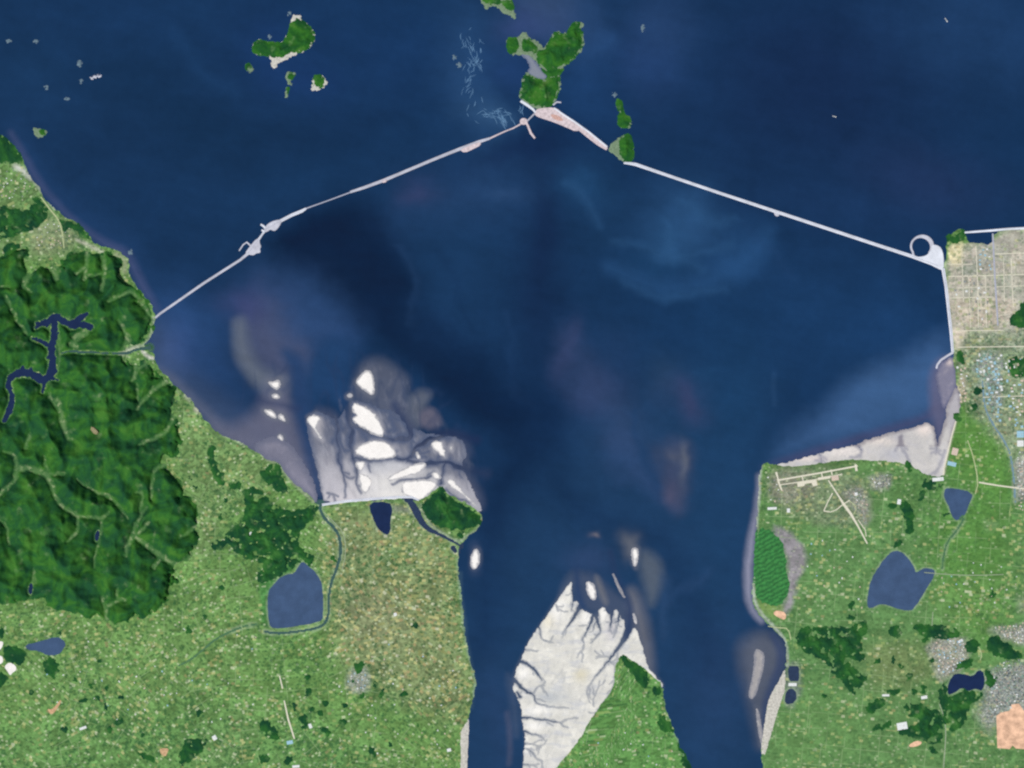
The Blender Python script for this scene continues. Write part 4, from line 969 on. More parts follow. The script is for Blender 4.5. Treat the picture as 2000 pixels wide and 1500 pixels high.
WOODS = [
  ('dark wood on the headland at the left edge of the picture', [(-60, 255), (0, 264), (15, 274), (32, 294), (43, 312), (40, 320), (20, 318), (-60, 318)], 60, 0),
  ('dark wood between the upper left fields and the great hills', [(-60, 395), (5, 402), (30, 408), (50, 412), (62, 397), (82, 402), (95, 420), (82, 437), (65, 450), (37, 457), (15, 466), (-60, 472)], 80, .06),
  ('narrow coastal wood beside the pale beach road on the upper left shore', [(117, 427), (150, 436), (172, 457), (173, 468), (150, 454), (140, 444), (125, 455), (118, 440)], 40, .0),
  ('ragged wood between the shore village and the upper left fields', [(4, 478), (28, 474), (46, 478), (30, 488), (8, 498)], 30, .05),
  ('small wood on the low shore just above the beach bend', [(196, 494), (214, 492), (222, 498), (212, 504), (198, 502)], 20, .05),
  ('dark copse strip on the upper left shore above the beach road', [(62, 386), (74, 384), (92, 404), (96, 418), (84, 412), (70, 398)], 25, .08),
  ('dark wood on the lilac mud shore above the round grey-blue lake', [(505, 920), (537, 903), (548, 914), (551, 935), (566, 953), (560, 963), (537, 961), (515, 942)], 40, .05),
  ('broad ragged wooded hill above the round grey-blue lake', [(472, 955), (500, 950), (520, 965), (532, 985), (570, 1000), (600, 990), (617, 985), (622, 997), (610, 1015), (592, 1030), (578, 1060), (600, 1078), (616, 1088), (610, 1108), (590, 1096), (560, 1116), (530, 1136), (505, 1142), (503, 1120), (520, 1105), (480, 1092), (440, 1062), (440, 1040), (465, 1025), (480, 1000), (478, 975)], 70, .12),
  ('long thin wood beside a dark gully near the left lagoon shore', [(405, 872), (422, 866), (418, 900), (445, 938), (430, 952), (412, 928)], 30, .05),
  ('small wood left of the broad ragged wooded hill', [(407, 1065), (430, 1052), (447, 1062), (425, 1078)], 25, .08),
  ('tiny wood between the thin gully wood and the broad ragged hill', [(445, 944), (470, 940), (472, 956), (450, 958)], 20, .0),
  ('round dark green wooded headland at the right end of the white sea dike', [(862, 949), (870, 966), (890, 979), (920, 993), (937, 1008), (939, 1021), (925, 1031), (905, 1035), (880, 1035), (860, 1030), (842, 1020), (826, 1000), (820, 986), (836, 976), (850, 963)], 110, .0),
  ('small wood below the round wooded headland', [(889, 1040), (905, 1038), (906, 1050), (893, 1052)], 20, .0),
  ('dark wood along the tip of the green tongue of land', [(1210, 1282), (1220, 1281), (1240, 1297), (1265, 1313), (1267, 1327), (1264, 1350), (1250, 1340), (1237, 1320), (1220, 1297)], 40, .0),
  ('small round wood on the corner of the green tongue of land', [(1271, 1342), (1292, 1341), (1290, 1358), (1278, 1361)], 25, .0),
  ('dark wood on the right shore of the green tongue of land', [(1284, 1390), (1300, 1400), (1316, 1430), (1306, 1432), (1286, 1422)], 30, .05),
  ('low shore wood at the bottom right of the green tongue of land', [(1321, 1450), (1330, 1462), (1342, 1485), (1352, 1510), (1336, 1500), (1324, 1475)], 25, .08),
  ('large dark wood behind the lower right bay', [(1552, 1242), (1570, 1222), (1625, 1224), (1662, 1226), (1680, 1212), (1692, 1212), (1695, 1232), (1680, 1246), (1686, 1265), (1690, 1287), (1675, 1295), (1652, 1282), (1660, 1300), (1680, 1315), (1697, 1325), (1682, 1338), (1672, 1357), (1652, 1350), (1647, 1330), (1625, 1315), (1615, 1295), (1595, 1281), (1570, 1272), (1557, 1257)], 45, .13),
  ('round dark copse below the heart-shaped reservoir', ell(1749, 1234, 12, 12), 25, .0),
  ('long dark wood above the small grey town', [(1777, 1217), (1812, 1220), (1857, 1222), (1882, 1240), (1855, 1248), (1832, 1250), (1800, 1246)], 40, .08),
  ('dark wood between the small grey town and the city', [(1890, 1248), (1910, 1245), (1914, 1266), (1902, 1278), (1880, 1265)], 30, .0),
  ('long dark wood across the top of the city', [(1922, 1252), (1945, 1238), (1962, 1254), (1997, 1276), (1994, 1288), (1962, 1287), (1935, 1278)], 40, .0),
  ('dark wood wrapped round the lower side of the forked lake', [(1832, 1338), (1848, 1335), (1850, 1362), (1864, 1358), (1882, 1345), (1900, 1350), (1920, 1353), (1915, 1366), (1892, 1380), (1886, 1412), (1862, 1432), (1845, 1420), (1842, 1400), (1835, 1375)], 45, .1),
  ('ribbed dark wood left of the road below the forked lake', [(1765, 1375), (1795, 1372), (1815, 1385), (1835, 1388), (1842, 1412), (1842, 1450), (1820, 1452), (1800, 1446), (1775, 1436), (1752, 1436), (1755, 1424), (1782, 1420), (1800, 1403), (1770, 1398)], 60, .06),
  ('slanting wood left of the ribbed wood', [(1685, 1387), (1705, 1367), (1725, 1364), (1731, 1377), (1700, 1396)], 30, .06),
  ('small wood above the slanting wood', [(1722, 1345), (1757, 1344), (1758, 1358), (1740, 1356)], 25, .0),
  ('small wood on the upper side of the forked lake', [(1864, 1298), (1885, 1286), (1903, 1286), (1898, 1302), (1870, 1310)], 25, .0),
  ('dark wood on the town side of the forked lake', [(1924, 1304), (1937, 1314), (1951, 1328), (1940, 1340), (1926, 1345), (1925, 1320)], 25, .05),
  ('narrow upright wood below the airfield', [(1760, 975), (1777, 984), (1786, 1002), (1783, 1046), (1767, 1046), (1771, 1020), (1759, 996)], 35, .0),
  ('small copse beside the upright wood below the airfield', ell(1742, 988, 8, 8), 20, .0),
  ('small wood just above the heart-shaped reservoir', [(1750, 1056), (1765, 1052), (1760, 1068), (1745, 1072)], 20, .0),
  ('dark wood between the pale tidal flat and the four-sided reservoir', [(1800, 930), (1818, 938), (1842, 945), (1842, 953), (1828, 958), (1804, 956)], 25, .08),
  ('small wood at the lower rim of the pale tidal flat', [(1768, 902), (1780, 908), (1780, 926), (1770, 920)], 18, .0),
  ('dark wooded hill at the right edge among the reclaimed blocks', [(2060, 570), (1997, 588), (1987, 610), (1972, 618), (1970, 636), (2000, 640), (2060, 640)], 70, .0),
  ('small wooded knoll at the harbour corner of the reclaimed blocks', [(1850, 458), (1868, 462), (1880, 448), (1884, 456), (1882, 472), (1865, 474), (1851, 472)], 45, .0),
  ('small dark wood beside the hooked breakwater', [(1867, 690), (1880, 682), (1888, 708), (1873, 711)], 25, .0),
  ('small wood beside the canal in the factory quarter', [(1900, 757), (1916, 755), (1917, 770), (1903, 772)], 20, .0),
  ('low wood between the canal and the silty shore', [(1889, 790), (1910, 784), (1912, 800), (1893, 806)], 20, .05),
  ('scrubby wood at the right edge beside the factories', [(1965, 705), (1985, 695), (2010, 700), (2010, 735), (1985, 740), (1970, 728)], 20, .14),
  ('dark wood left of the small pond at the lower left edge', [(2, 1267), (25, 1260), (47, 1266), (50, 1285), (44, 1300), (30, 1296), (8, 1292)], 30, .0),
  ('round wood below the small pond near the lower left edge', [(82, 1297), (100, 1280), (118, 1300), (104, 1330), (92, 1318)], 30, .0),
  ('dark wood at the lower left edge below the white quarry', [(-40, 1305), (0, 1314), (20, 1322), (4, 1344), (-40, 1350)], 30, .0),
  ('small wood at the left edge above the small pond', [(-40, 1225), (4, 1226), (10, 1240), (0, 1246), (-40, 1246)], 25, .0),
  ('forked dark wood near the bottom edge left of centre', [(357, 1447), (380, 1440), (412, 1444), (400, 1462), (382, 1480), (362, 1498), (348, 1488)], 30, .08),
  ('thin slanting wood left of the forked dark wood', [(265, 1466), (290, 1474), (308, 1484), (300, 1492), (272, 1478)], 18, .05),
  ('dark wood left of the straight pale farm road', [(507, 1405), (530, 1407), (536, 1425), (551, 1440), (530, 1448), (510, 1432)], 25, .05),
  ('dark wood right of the straight pale farm road', [(582, 1397), (600, 1395), (601, 1425), (588, 1421)], 25, .05),
  ('small dark wood above the pale farm village', [(690, 1295), (707, 1291), (712, 1303), (701, 1317), (692, 1310)], 22, .0),
]
for i, (label, poly, h, gaps) in enumerate(WOODS):
    xs, ys = box_of(poly, 8, 1.6)
    o = sheet('woodland', xs, ys, wood_fn(poly, h, 4.0, gaps, 6.0, i * 1.7), MAT['forest'])
    if o: tag(o, label, 'wood')

# small copses dotted through the lower farmland
COPSES = [(600, 1322, 7, 5), (602, 1352, 6, 8), (575, 1380, 9, 5), (607, 1387, 6, 5), (637, 1372, 6, 5), (625, 1392, 6, 5), (672, 1380, 7, 5), (670, 1412, 6, 6), (632, 1426, 9, 5), (730, 1335, 6, 4),
  (707, 1357, 7, 3), (727, 1467, 5, 12), (515, 1482, 10, 9), (562, 1485, 8, 9), (642, 1435, 6, 4), (690, 1330, 4, 4), (146, 1330, 4, 4), (178, 1339, 5, 4), (206, 1344, 5, 4), (163, 1368, 6, 5), (190, 1362, 5, 5),
  (208, 1380, 6, 5), (62, 1353, 8, 5), (235, 1362, 5, 4), (234, 1410, 7, 8), (215, 1425, 8, 6), (125, 1425, 6, 6), (118, 1238, 4, 6), (368, 1232, 8, 6), (400, 1206, 5, 4), (196, 1292, 4, 4), (388, 1394, 6, 6),
  (278, 1435, 5, 5), (745, 1352, 8, 5), (790, 1355, 7, 4), (762, 1452, 6, 5), (815, 1418, 4, 4), (810, 1220, 6, 6), (845, 1090, 3, 3), (652, 1092, 7, 4), (432, 1150, 5, 5), (1662, 1182, 9, 6), (1665, 1207, 11, 5),
  (1777, 1322, 6, 8), (1715, 1422, 6, 10), (1732, 1415, 8, 6), (1805, 1250, 7, 6), (1712, 1292, 5, 8), (1745, 1292, 10, 4), (1758, 1300, 6, 5), (1803, 1345, 5, 9), (1785, 1350, 6, 5), (1614, 1360, 3, 8), (1938, 1160, 5, 5),
  (1822, 1465, 9, 4), (1848, 1005, 4, 6), (1800, 965, 12, 5), (1870, 816, 5, 7), (1820, 1292, 4, 6), (430, 1010, 6, 5), (380, 950, 4, 6), (368, 935, 5, 4), (440, 975, 5, 4)]
for i, (x, y, rx, ry) in enumerate(COPSES):
    poly = ell(x, y, rx, ry, (i * 47) % 180, 12)
    xs, ys = box_of(poly, 5, 1.4)
    o = sheet('copse', xs, ys, wood_fn(poly, 14, 5.5, 0, 6.0, i * 2.3), MAT['forest'])
    side = 'small dark copse dotted in the straw-flecked farmland below and beside the great hills' if x < 1000 else 'small dark copse dotted in the green plain of the right-hand land'
    if o: tag(o, side, 'copse', 'copses in the lower left farmland' if x < 1000 else 'copses in the right-hand plain')


# ------------------------------------------------------------------ tidal flats and sandbars
def twigs(chs, n, seed, lo=7, hi=22):
    r = random.Random(seed); out = []
    for _ in range(n):
        c = r.choice(chs); i = r.randrange(len(c) - 1); t = r.random()
        x = c[i][0] + (c[i + 1][0] - c[i][0]) * t; y = c[i][1] + (c[i + 1][1] - c[i][1]) * t
        a = math.atan2(c[i + 1][1] - c[i][1], c[i + 1][0] - c[i][0]) + r.choice((-1, 1)) * r.uniform(.5, 1.2); l = r.uniform(lo, hi)
        b = a + r.uniform(-.6, .6)
        out.append([(x, y, 1.3), (x + math.cos(a) * l * .5, y + math.sin(a) * l * .5, .9), (x + math.cos(a) * l * .5 + math.cos(b) * l * .5, y + math.sin(a) * l * .5 + math.sin(b) * l * .5, .3)])
    return out


def flat_fn(poly, colour, channels=(), top=1.4, edge=.7, wob=1.6, rounds=2, bend=2.2, bsc=9):
    def fn(X, Y):
        s = psdf(X, Y, chaikin(poly, rounds), 40) + fbm(X, Y, 10, 3, .55, 4.4) * wob
        ch = np.full(len(X), -40.0)
        u, v = X + fbm(X, Y, bsc, 2, .5, 2.2) * bend, Y + fbm(X, Y, bsc, 2, .5, 7.2) * bend
        deep = np.full(len(X), -40.0)
        for l in channels:
            d = lsdf(u, v, chaikin(l, 2, False), 40); ch = np.maximum(ch, d)
            deep = np.maximum(deep, d - .9)          # only the wider creeks hold water
        s = np.minimum(s, -deep * 1.1)
        z = np.clip(s * edge, -2.5, top)
        return z, z > -1.6, {'Col': colour(X, Y, s, ch)}
    return fn


def mixm(c, a, rgb):
    a = np.clip(a, 0, 1)[:, None]
    return c * (1 - a) + C(*rgb) * a


CH_CENTRE = [
  [(1140, 1168, 12), (1133, 1186, 11), (1124, 1200, 9), (1116, 1213, 6), (1104, 1230, 3), (1098, 1238, 1.5)], [(1118, 1140, 4), (1119, 1176, 3.5), (1117, 1192, 3)], [(1162, 1178, 12), (1165, 1200, 10), (1168, 1220, 7), (1174, 1230, 4), (1170, 1238, 3.5), (1155, 1255, 2.5)],
  [(1160, 1200, 9), (1150, 1225, 5), (1142, 1240, 4), (1137, 1250, 3), (1142, 1258, 2.5), (1136, 1275, 1)], [(1166, 1210, 5), (1160, 1222, 4), (1158, 1232, 2)],
  [(1188, 1170, 14), (1195, 1198, 10), (1194, 1216, 5), (1190, 1232, 2)], [(1213, 1178, 8), (1209, 1206, 5), (1206, 1226, 3), (1198, 1245, 1.5)], [(1210, 1212, 4), (1200, 1216, 4)],
  [(1240, 1200, 18), (1228, 1230, 16), (1218, 1250, 12), (1208, 1265, 8), (1192, 1285, 5), (1178, 1305, 4), (1162, 1322, 3), (1150, 1340, 2)], [(1192, 1285, 3), (1180, 1281, 1.5), (1165, 1282, 1)], [(1190, 1292, 3), (1200, 1298, 2)],
  [(1205, 1268, 2), (1206, 1300, 2), (1201, 1310, 2), (1199, 1340, 2), (1188, 1360, 2), (1160, 1398, 2)],
  [(1086, 1182, 3), (1090, 1192, 2)], [(1052, 1222, 4), (1056, 1238, 3.5), (1058, 1250, 3), (1080, 1255, 1)], [(1022, 1268, 3), (1035, 1270, 2), (1050, 1271, 1)],
  [(1008, 1288, 8), (1022, 1293, 7), (1038, 1302, 7), (1050, 1315, 6), (1058, 1328, 3)], [(1005, 1328, 10), (1015, 1340, 8), (1030, 1352, 6), (1042, 1356, 5), (1046, 1368, 4), (1050, 1375, 3), (1078, 1381, 2), (1110, 1383, 1)], [(1043, 1354, 3), (1050, 1340, 2), (1060, 1342, 1.5), (1062, 1352, 1)],
  [(1015, 1362, 8), (1010, 1352, 6)], [(1018, 1402, 7), (1035, 1401, 5), (1050, 1405, 4), (1075, 1407, 4), (1095, 1412, 3), (1102, 1418, 2.5), (1108, 1422, 1)], [(1095, 1412, 2), (1108, 1404, 1.5), (1128, 1402, 1)],
  [(1024, 1428, 5), (1036, 1433, 4), (1055, 1437, 3), (1065, 1446, 1)], [(1026, 1452, 3), (1044, 1454, 2), (1056, 1460, 1)], [(1028, 1462, 3), (1040, 1468, 3), (1046, 1482, 2), (1058, 1485, 1)], [(1020, 1492, 4), (1035, 1495, 2), (1052, 1492, 1)],
  [(1150, 1340, 2), (1146, 1355, 1.5), (1152, 1372, 1)], [(1160, 1380, 1), (1158, 1365, 1.2), (1168, 1345, 1.5), (1172, 1330, 1)]]



def col_centre(X, Y, s, ch):
    n = fbm(X, Y, 26, 4, .55, 3.7); m = fbm(X * .5, Y * 1.6, 16, 3, .55, 1.3)
    c = np.tile(C(212, 209, 198), (len(X), 1))
    c = mixm(c, sstep(n * 1.4 + .25) * .75, (232, 228, 215))
    c = mixm(c, sstep(m * 1.6 + .1) * .55, (184, 186, 190))
    c = mixm(c, np.exp(-((X - 1135) / 16) ** 2 - ((Y - 1318) / 14) ** 2) * .6, (206, 196, 162))
    c = mixm(c, np.exp(-((X - 1072) / 14) ** 2 - ((Y - 1212) / 14) ** 2) * .5, (228, 216, 184))
    c = mixm(c, np.exp(-((X - 1075) / 34) ** 2 - ((Y - 1362) / 16) ** 2) * .75, (176, 180, 182))
    c = mixm(c, np.exp(-((X - 1194) / 14) ** 2 - ((Y - 1228) / 26) ** 2) * .6, (180, 176, 184))
    for bx, by, rx, ry in ((1044, 1418, 16, 11), (1145, 1208, 12, 16), (1090, 1190, 16, 24), (1024, 1315, 14, 14), (1050, 1388, 24, 10), (1178, 1200, 8, 18), (1030, 1462, 10, 10)):
        c = mixm(c, np.exp(-((X - bx) / rx) ** 2 - ((Y - by) / ry) ** 2) * .8, (246, 242, 232))
    c = mixm(c, sstep((Y - 1440) / 60) * .35, (200, 198, 194))
    fl = fbm((X + Y * .35) * .9, (Y - X * .35) * .28, 9, 4, .6, 7.9)
    c = mixm(c, sstep(fl * 1.7 - .05) * .34, (168, 169, 168))
    c = mixm(c, sstep((1215 - Y) / 60 + fl * .8) * .22 * (X > 1118), (150, 152, 158))
    c = mixm(c, sstep((ch + 2.6) / 3.2) * .5, (146, 149, 152))
    c = mixm(c, sstep((ch + 0.4) / 1.3) * .95, (78, 92, 110))
    c = mixm(c, (1 - sstep(s / 2.4)) * .35, (150, 154, 162))
    return c


xs, ys = np.arange(985, 1302, 1.25), np.concatenate([np.arange(1128, 1530, 1.25), np.arange(1530, 1900, 12)])
o = sheet('tidal_flat', xs, ys, flat_fn(FLAT_CENTRE, col_centre, CH_CENTRE + twigs(CH_CENTRE, 60, 3), 1.4, .7, 1.2, 1), MAT['mud'])
tag(o, 'large cream tidal flat with branching dark creeks in the bottom river mouth', 'tidal flat')

CH_LEFT = [
  [(660, 815, 10), (657, 850, 6), (663, 895, 5), (669, 925, 4), (672, 955, 2.5), (674, 970, 1)], [(678, 780, 18), (684, 830, 12), (687, 875, 7), (692, 908, 5), (698, 938, 3.5), (704, 962, 2)], [(650, 815, 4), (663, 850, 2.5), (672, 880, 2)],
  [(690, 896, 5), (722, 901, 5), (768, 894, 5), (796, 898, 7), (815, 874, 9), (842, 853, 9), (880, 846, 10)], [(688, 832, 6), (712, 842, 7), (748, 856, 7), (790, 856, 10), (806, 850, 16), (790, 800, 22)],
  [(796, 900, 8), (835, 905, 8), (865, 902, 9), (902, 914, 10), (940, 918, 14)], [(765, 946, 2), (800, 938, 4), (834, 935, 5), (846, 925, 4)], [(862, 948, 5), (862, 930, 5), (868, 912, 5), (880, 905, 6)], [(806, 888, 4), (818, 882, 3)],
  [(822, 838, 4), (818, 815, 4), (828, 797, 5)], [(760, 800, 2), (770, 840, 2)], [(640, 960, 2), (660, 972, 1.5)], [(868, 958, 3), (890, 972, 3), (915, 985, 2)]]
FLAT_LEFT = [(632, 984), (628, 962), (622, 930), (610, 885), (600, 850), (598, 815), (615, 803), (640, 812), (660, 822), (676, 795), (690, 782), (712, 784), (745, 800), (770, 800), (800, 835), (838, 848), (870, 848), (905, 858), (914, 885),
  (898, 908), (918, 945), (938, 985), (942, 1003), (915, 990), (885, 975), (866, 962), (860, 952), (838, 974), (815, 980), (800, 976), (720, 980)]


def col_left(X, Y, s, ch):
    t = sstep((Y - 825) / 165.0)
    c = np.tile(C(84, 91, 110), (len(X), 1))
    c = mixm(c, t, (196, 191, 192))
    c = mixm(c, sstep((X - 690) / 30) * sstep((Y - 890) / 20) * (1 - sstep((X - 850) / 40)) * .6, (206, 204, 204))
    c = mixm(c, sstep((X - 800) / 60) * (1 - sstep((Y - 915) / 30)) * .8, (84, 90, 106))
    c = mixm(c, sstep((X - 855) / 20) * .55, (112, 114, 128))
    n = fbm(X * 1.5 - Y * .5, Y * .5, 18, 4, .55, 6.1)
    c = mixm(c, sstep(n * 1.2 + .2) * .35, (176, 176, 182)); c = mixm(c, sstep(-n * 1.2 + .1) * .35, (92, 98, 116))
    rn = 1 - np.abs(perlin((X + n * 9) / 22 + 5.1, (Y + n * 12) / 95 + 2.2)) * 2.4
    c = mixm(c, sstep((rn - .6) / .4) * .12 * (Y < 972), (78, 86, 108))
    for bl, bp, bg_ in BARS[:13]: c = mixm(c, .55 * sstep(psdf(X, Y, np.asarray(bp, float), 14) / 10 + .9), (168, 166, 170))
    for bx, by, rx, ry, rgb in ((772, 944, 74, 24, (226, 222, 214)), (742, 906, 46, 14, (202, 201, 202)), (650, 950, 26, 30, (178, 175, 180)), (620, 830, 12, 22, (170, 166, 168)), (712, 935, 12, 20, (232, 228, 222)), (660, 970, 30, 8, (206, 200, 200)), (705, 910, 14, 8, (204, 202, 208)), (690, 850, 6, 12, (150, 150, 166)), (770, 965, 50, 8, (222, 218, 210)), (745, 910, 30, 8, (182, 182, 184))):
        c = mixm(c, np.exp(-((X - bx) / rx) ** 2 - ((Y - by) / ry) ** 2) * .75, rgb)
    c = mixm(c, sstep((ch + 4.0) / 5.0) * .7, (84, 92, 114))
    c = mixm(c, sstep((ch + .8) / 2.4) * .85, (56, 70, 100))
    c = mixm(c, (1 - sstep(s / 14)) * (1 - t) * .85, (70, 82, 108))
    c = mixm(c, (1 - sstep(s / 6)) * (X < 640) * .6, (82, 92, 114))
    return c


o = sheet('tidal_flat', np.arange(590, 950, 1.25), np.arange(775, 1010, 1.25), flat_fn(FLAT_LEFT, col_left, CH_LEFT + twigs(CH_LEFT, 40, 5, 8, 26), 1.0, .35, 2.0, 2, 8.0, 30), MAT['mud'])
tag(o, 'grey silty tidal flat cut by dark channels above the white sea dike', 'tidal flat')

FLAT_SHORE = [(492, 876), (505, 862), (530, 852), (560, 858), (585, 890), (600, 915), (612, 940), (620, 962), (621, 986), (606, 975), (590, 960), (568, 944), (550, 920), (540, 904), (518, 900)]


def col_shore(X, Y, s, ch):
    n = fbm(X, Y, 20, 4, .55, 2.9)
    c = np.tile(C(112, 112, 128), (len(X), 1)); c = mixm(c, sstep(n * 1.3 + .2) * .5, (132, 130, 144)); c = mixm(c, sstep((Y - 900) / 60) * .5, (150, 146, 160))
    return mixm(c, (1 - sstep(s / 16)) * .85, (94, 98, 118))


xs, ys = box_of(FLAT_SHORE, 8, 1.6)
o = sheet('tidal_flat', xs, ys, flat_fn(FLAT_SHORE, col_shore, (), .8, .25, 2.5), MAT['mud'])
tag(o, 'lilac mudflat along the left lagoon shore beside the widest dark channel', 'mudflat')

FLAT_RIGHT = [(1505, 909), (1535, 905), (1575, 892), (1600, 887), (1622, 880), (1668, 870), (1682, 862), (1716, 852), (1740, 845), (1772, 838), (1797, 830), (1810, 825), (1822, 830), (1828, 850), (1831, 868), (1836, 850), (1846, 825), (1849, 790), (1858, 772), (1866, 750),
  (1878, 775), (1880, 802), (1868, 826), (1862, 848), (1852, 888), (1846, 932), (1815, 934), (1798, 926), (1775, 911), (1750, 904), (1712, 903), (1675, 900), (1640, 900), (1600, 908), (1550, 914)]
CH_RIGHT = [[(1831, 820, 8), (1831, 850, 6), (1831, 872, 4), (1828, 885, 2)], [(1676, 872, 4), (1684, 880, 3), (1680, 892, 2)], [(1600, 885, 3), (1604, 895, 3), (1604, 905, 2)], [(1760, 852, 2), (1758, 872, 2), (1772, 890, 1.5), (1776, 905, 2)], [(1845, 880, 1), (1838, 905, 2), (1826, 925, 2)]]


def col_right(X, Y, s, ch):
    n = fbm(X, Y, 30, 4, .55, 5.9); m = fbm(X * .7 + Y * .7, Y * .7 - X * .7, 14, 3, .55, 8.3)
    c = np.tile(C(194, 190, 184), (len(X), 1)); c = mixm(c, sstep(n * 1.4 + .1) * .5, (210, 205, 198)); c = mixm(c, sstep(m * 1.4) * .45, (182, 180, 184))
    for bx, by, rx, ry, rgb, a in ((1650, 882, 34, 8, (232, 222, 212), .85), (1720, 860, 34, 9, (224, 212, 200), .8), (1805, 838, 16, 12, (236, 220, 208), .8), (1580, 896, 36, 5, (224, 210, 200), .8), (1745, 888, 26, 12, (176, 176, 182), .7), (1755, 855, 16, 10, (170, 168, 172), .7), (1842, 900, 8, 30, (218, 214, 208), .6)):
        c = mixm(c, np.exp(-((X - bx) / rx) ** 2 - ((Y - by) / ry) ** 2) * a, rgb)
    c = mixm(c, sstep((X - 1845) / 12) * (1 - sstep((Y - 820) / 40)) * .8, (166, 162, 166))
    c = mixm(c, sstep((ch + 5.0) / 6.0) * .6, (132, 132, 146)); c = mixm(c, sstep((ch + .6) / 2.4) * .6, (104, 108, 130))
    st = fbm((X + Y) * .6, (Y - X) * .2, 8, 4, .6, 3.3)
    c = mixm(c, sstep(st * 1.7) * .35, (166, 164, 164))
    return mixm(c, (1 - sstep((s + st * 3) / 9)) * .7 * (Y < 872), (122, 116, 124))


xs, ys = box_of(FLAT_RIGHT, 6, 1.4)
o = sheet('tidal_flat', xs, ys, flat_fn(FLAT_RIGHT, col_right, CH_RIGHT + twigs(CH_RIGHT, 16, 7, 8, 20), 1.4, .6, 2.2), MAT['mud'])
tag(o, 'pinkish white wedge of tidal flat above the airfield', 'tidal flat')

FLAT_HOOK = [(1829, 722), (1840, 706), (1862, 694), (1868, 722), (1871, 752), (1860, 775), (1850, 792), (1842, 800), (1834, 770), (1828, 745)]


def col_hook(X, Y, s, ch):
    c = np.tile(C(122, 120, 138), (len(X), 1)); n = fbm(X, Y, 14, 4, .55, 1.9)
    c = mixm(c, sstep(n * 1.4 + .1) * .6, (150, 144, 154)); c = mixm(c, np.exp(-((X - 1855) / 8) ** 2 - ((Y - 706) / 8) ** 2), (206, 190, 184))
    return mixm(c, (1 - sstep(s / 8)) * .8, (86, 90, 118))


xs, ys = box_of(FLAT_HOOK, 6, 1.4)
o = sheet('tidal_flat', xs, ys, flat_fn(FLAT_HOOK, col_hook, (), .8, .3, 2.5), MAT['mud'])
tag(o, 'small grey mudflat tucked inside the hooked breakwater', 'mudflat')

BAY = [(1013, 103), (1036, 104), (1056, 134), (1070, 147), (1064, 158), (1040, 152), (1028, 142), (1036, 130), (1024, 112)]
xs, ys = box_of(BAY, 5, 1.2)
o = sheet('tidal_flat', xs, ys, flat_fn(BAY, lambda X, Y, s, ch: mixm(np.tile(C(124, 130, 142), (len(X), 1)), (1 - sstep(s / 6)) * .7, (84, 96, 124)), (), .8, .4, 1.2), MAT['mud'])
tag(o, 'grey mud bay enclosed by the largest green island', 'mudflat')

for label, poly, grey_ in BARS:
    xs, ys = box_of(poly, 5, 1.1)
    def bfn(X, Y, poly=poly):
        s = psdf(X, Y, chaikin(poly, 2), 20) + fbm(X, Y, 8, 3, .55, 9.4) * 1.3
        c = np.tile(C(*((158, 154, 152) if grey_ else (240, 235, 227))), (len(X), 1))
        n = fbm(X, Y, 9, 3, .55, 5.1)
        c = mixm(c, (1 - sstep((s + n * 2.2) / 3.4)) * .72, (120, 122, 132)); c = mixm(c, sstep(n * 1.4 - .2) * .35, (214, 206, 198))
        return np.clip(s * 1.1 + .9, -2.5, 3.0 + fbm(X, Y, 14, 2, .5, 1.0)), s > -2.6, {'Col': c}
    o = sheet('sandbar', xs, ys, bfn, MAT['mud'])
    tag(o, label, 'sandbar')

BEACHES = [('white sand beach strip tapering down the lower right shore', [(1535, 1304), (1526, 1328), (1510, 1352), (1501, 1375), (1495, 1420), (1487, 1466), (1494, 1480), (1503, 1450), (1516, 1405), (1526, 1372), (1535, 1350)]),
           ('pale beach strip at the bottom left of the lower left river', [(914, 1402), (913, 1430), (911, 1475), (909, 1510), (897, 1510), (899, 1475), (897, 1432), (905, 1418)])]
for label, poly in BEACHES:
    xs, ys = box_of(poly, 5, 1.2)
    def bfn(X, Y, poly=poly):
        s = psdf(X, Y, chaikin(poly, 2), 20) + fbm(X, Y, 9, 3, .55, 9.4) * 1.2
        return np.clip(s * 2 + 4, -2, 9), s > -3, {}
    o = sheet('beach', xs, ys, bfn, MAT['beach']); tag(o, label, 'beach', kind='structure')


# ------------------------------------------------------------------ islands
def island(label, poly, woods, height, rim='rock', bays=(), seed=0.0, step=1.1, cat='island', name='island', wob=2.0):
    x, y = np.mean(np.asarray(poly), 0)
    root = empty(name, x, y); tag(root, label, cat)
    xs, ys = box_of(poly, 5, step)
    def gfn(X, Y):
        s = psdf(X, Y, chaikin(poly, 1), 30) + fbm(X, Y, 7, 3, .6, 3 + seed) * wob
        return np.clip(s * 3, -6, 8), s > -1.8, {}
    sheet('shore', xs, ys, gfn, MAT[rim], root)
    for w in woods:
        xs, ys = box_of(w, 5, step)
        sheet('forest', xs, ys, wood_fn(w, height, 2.6, 0, 7.5, seed), MAT['isle'], root)
    return root


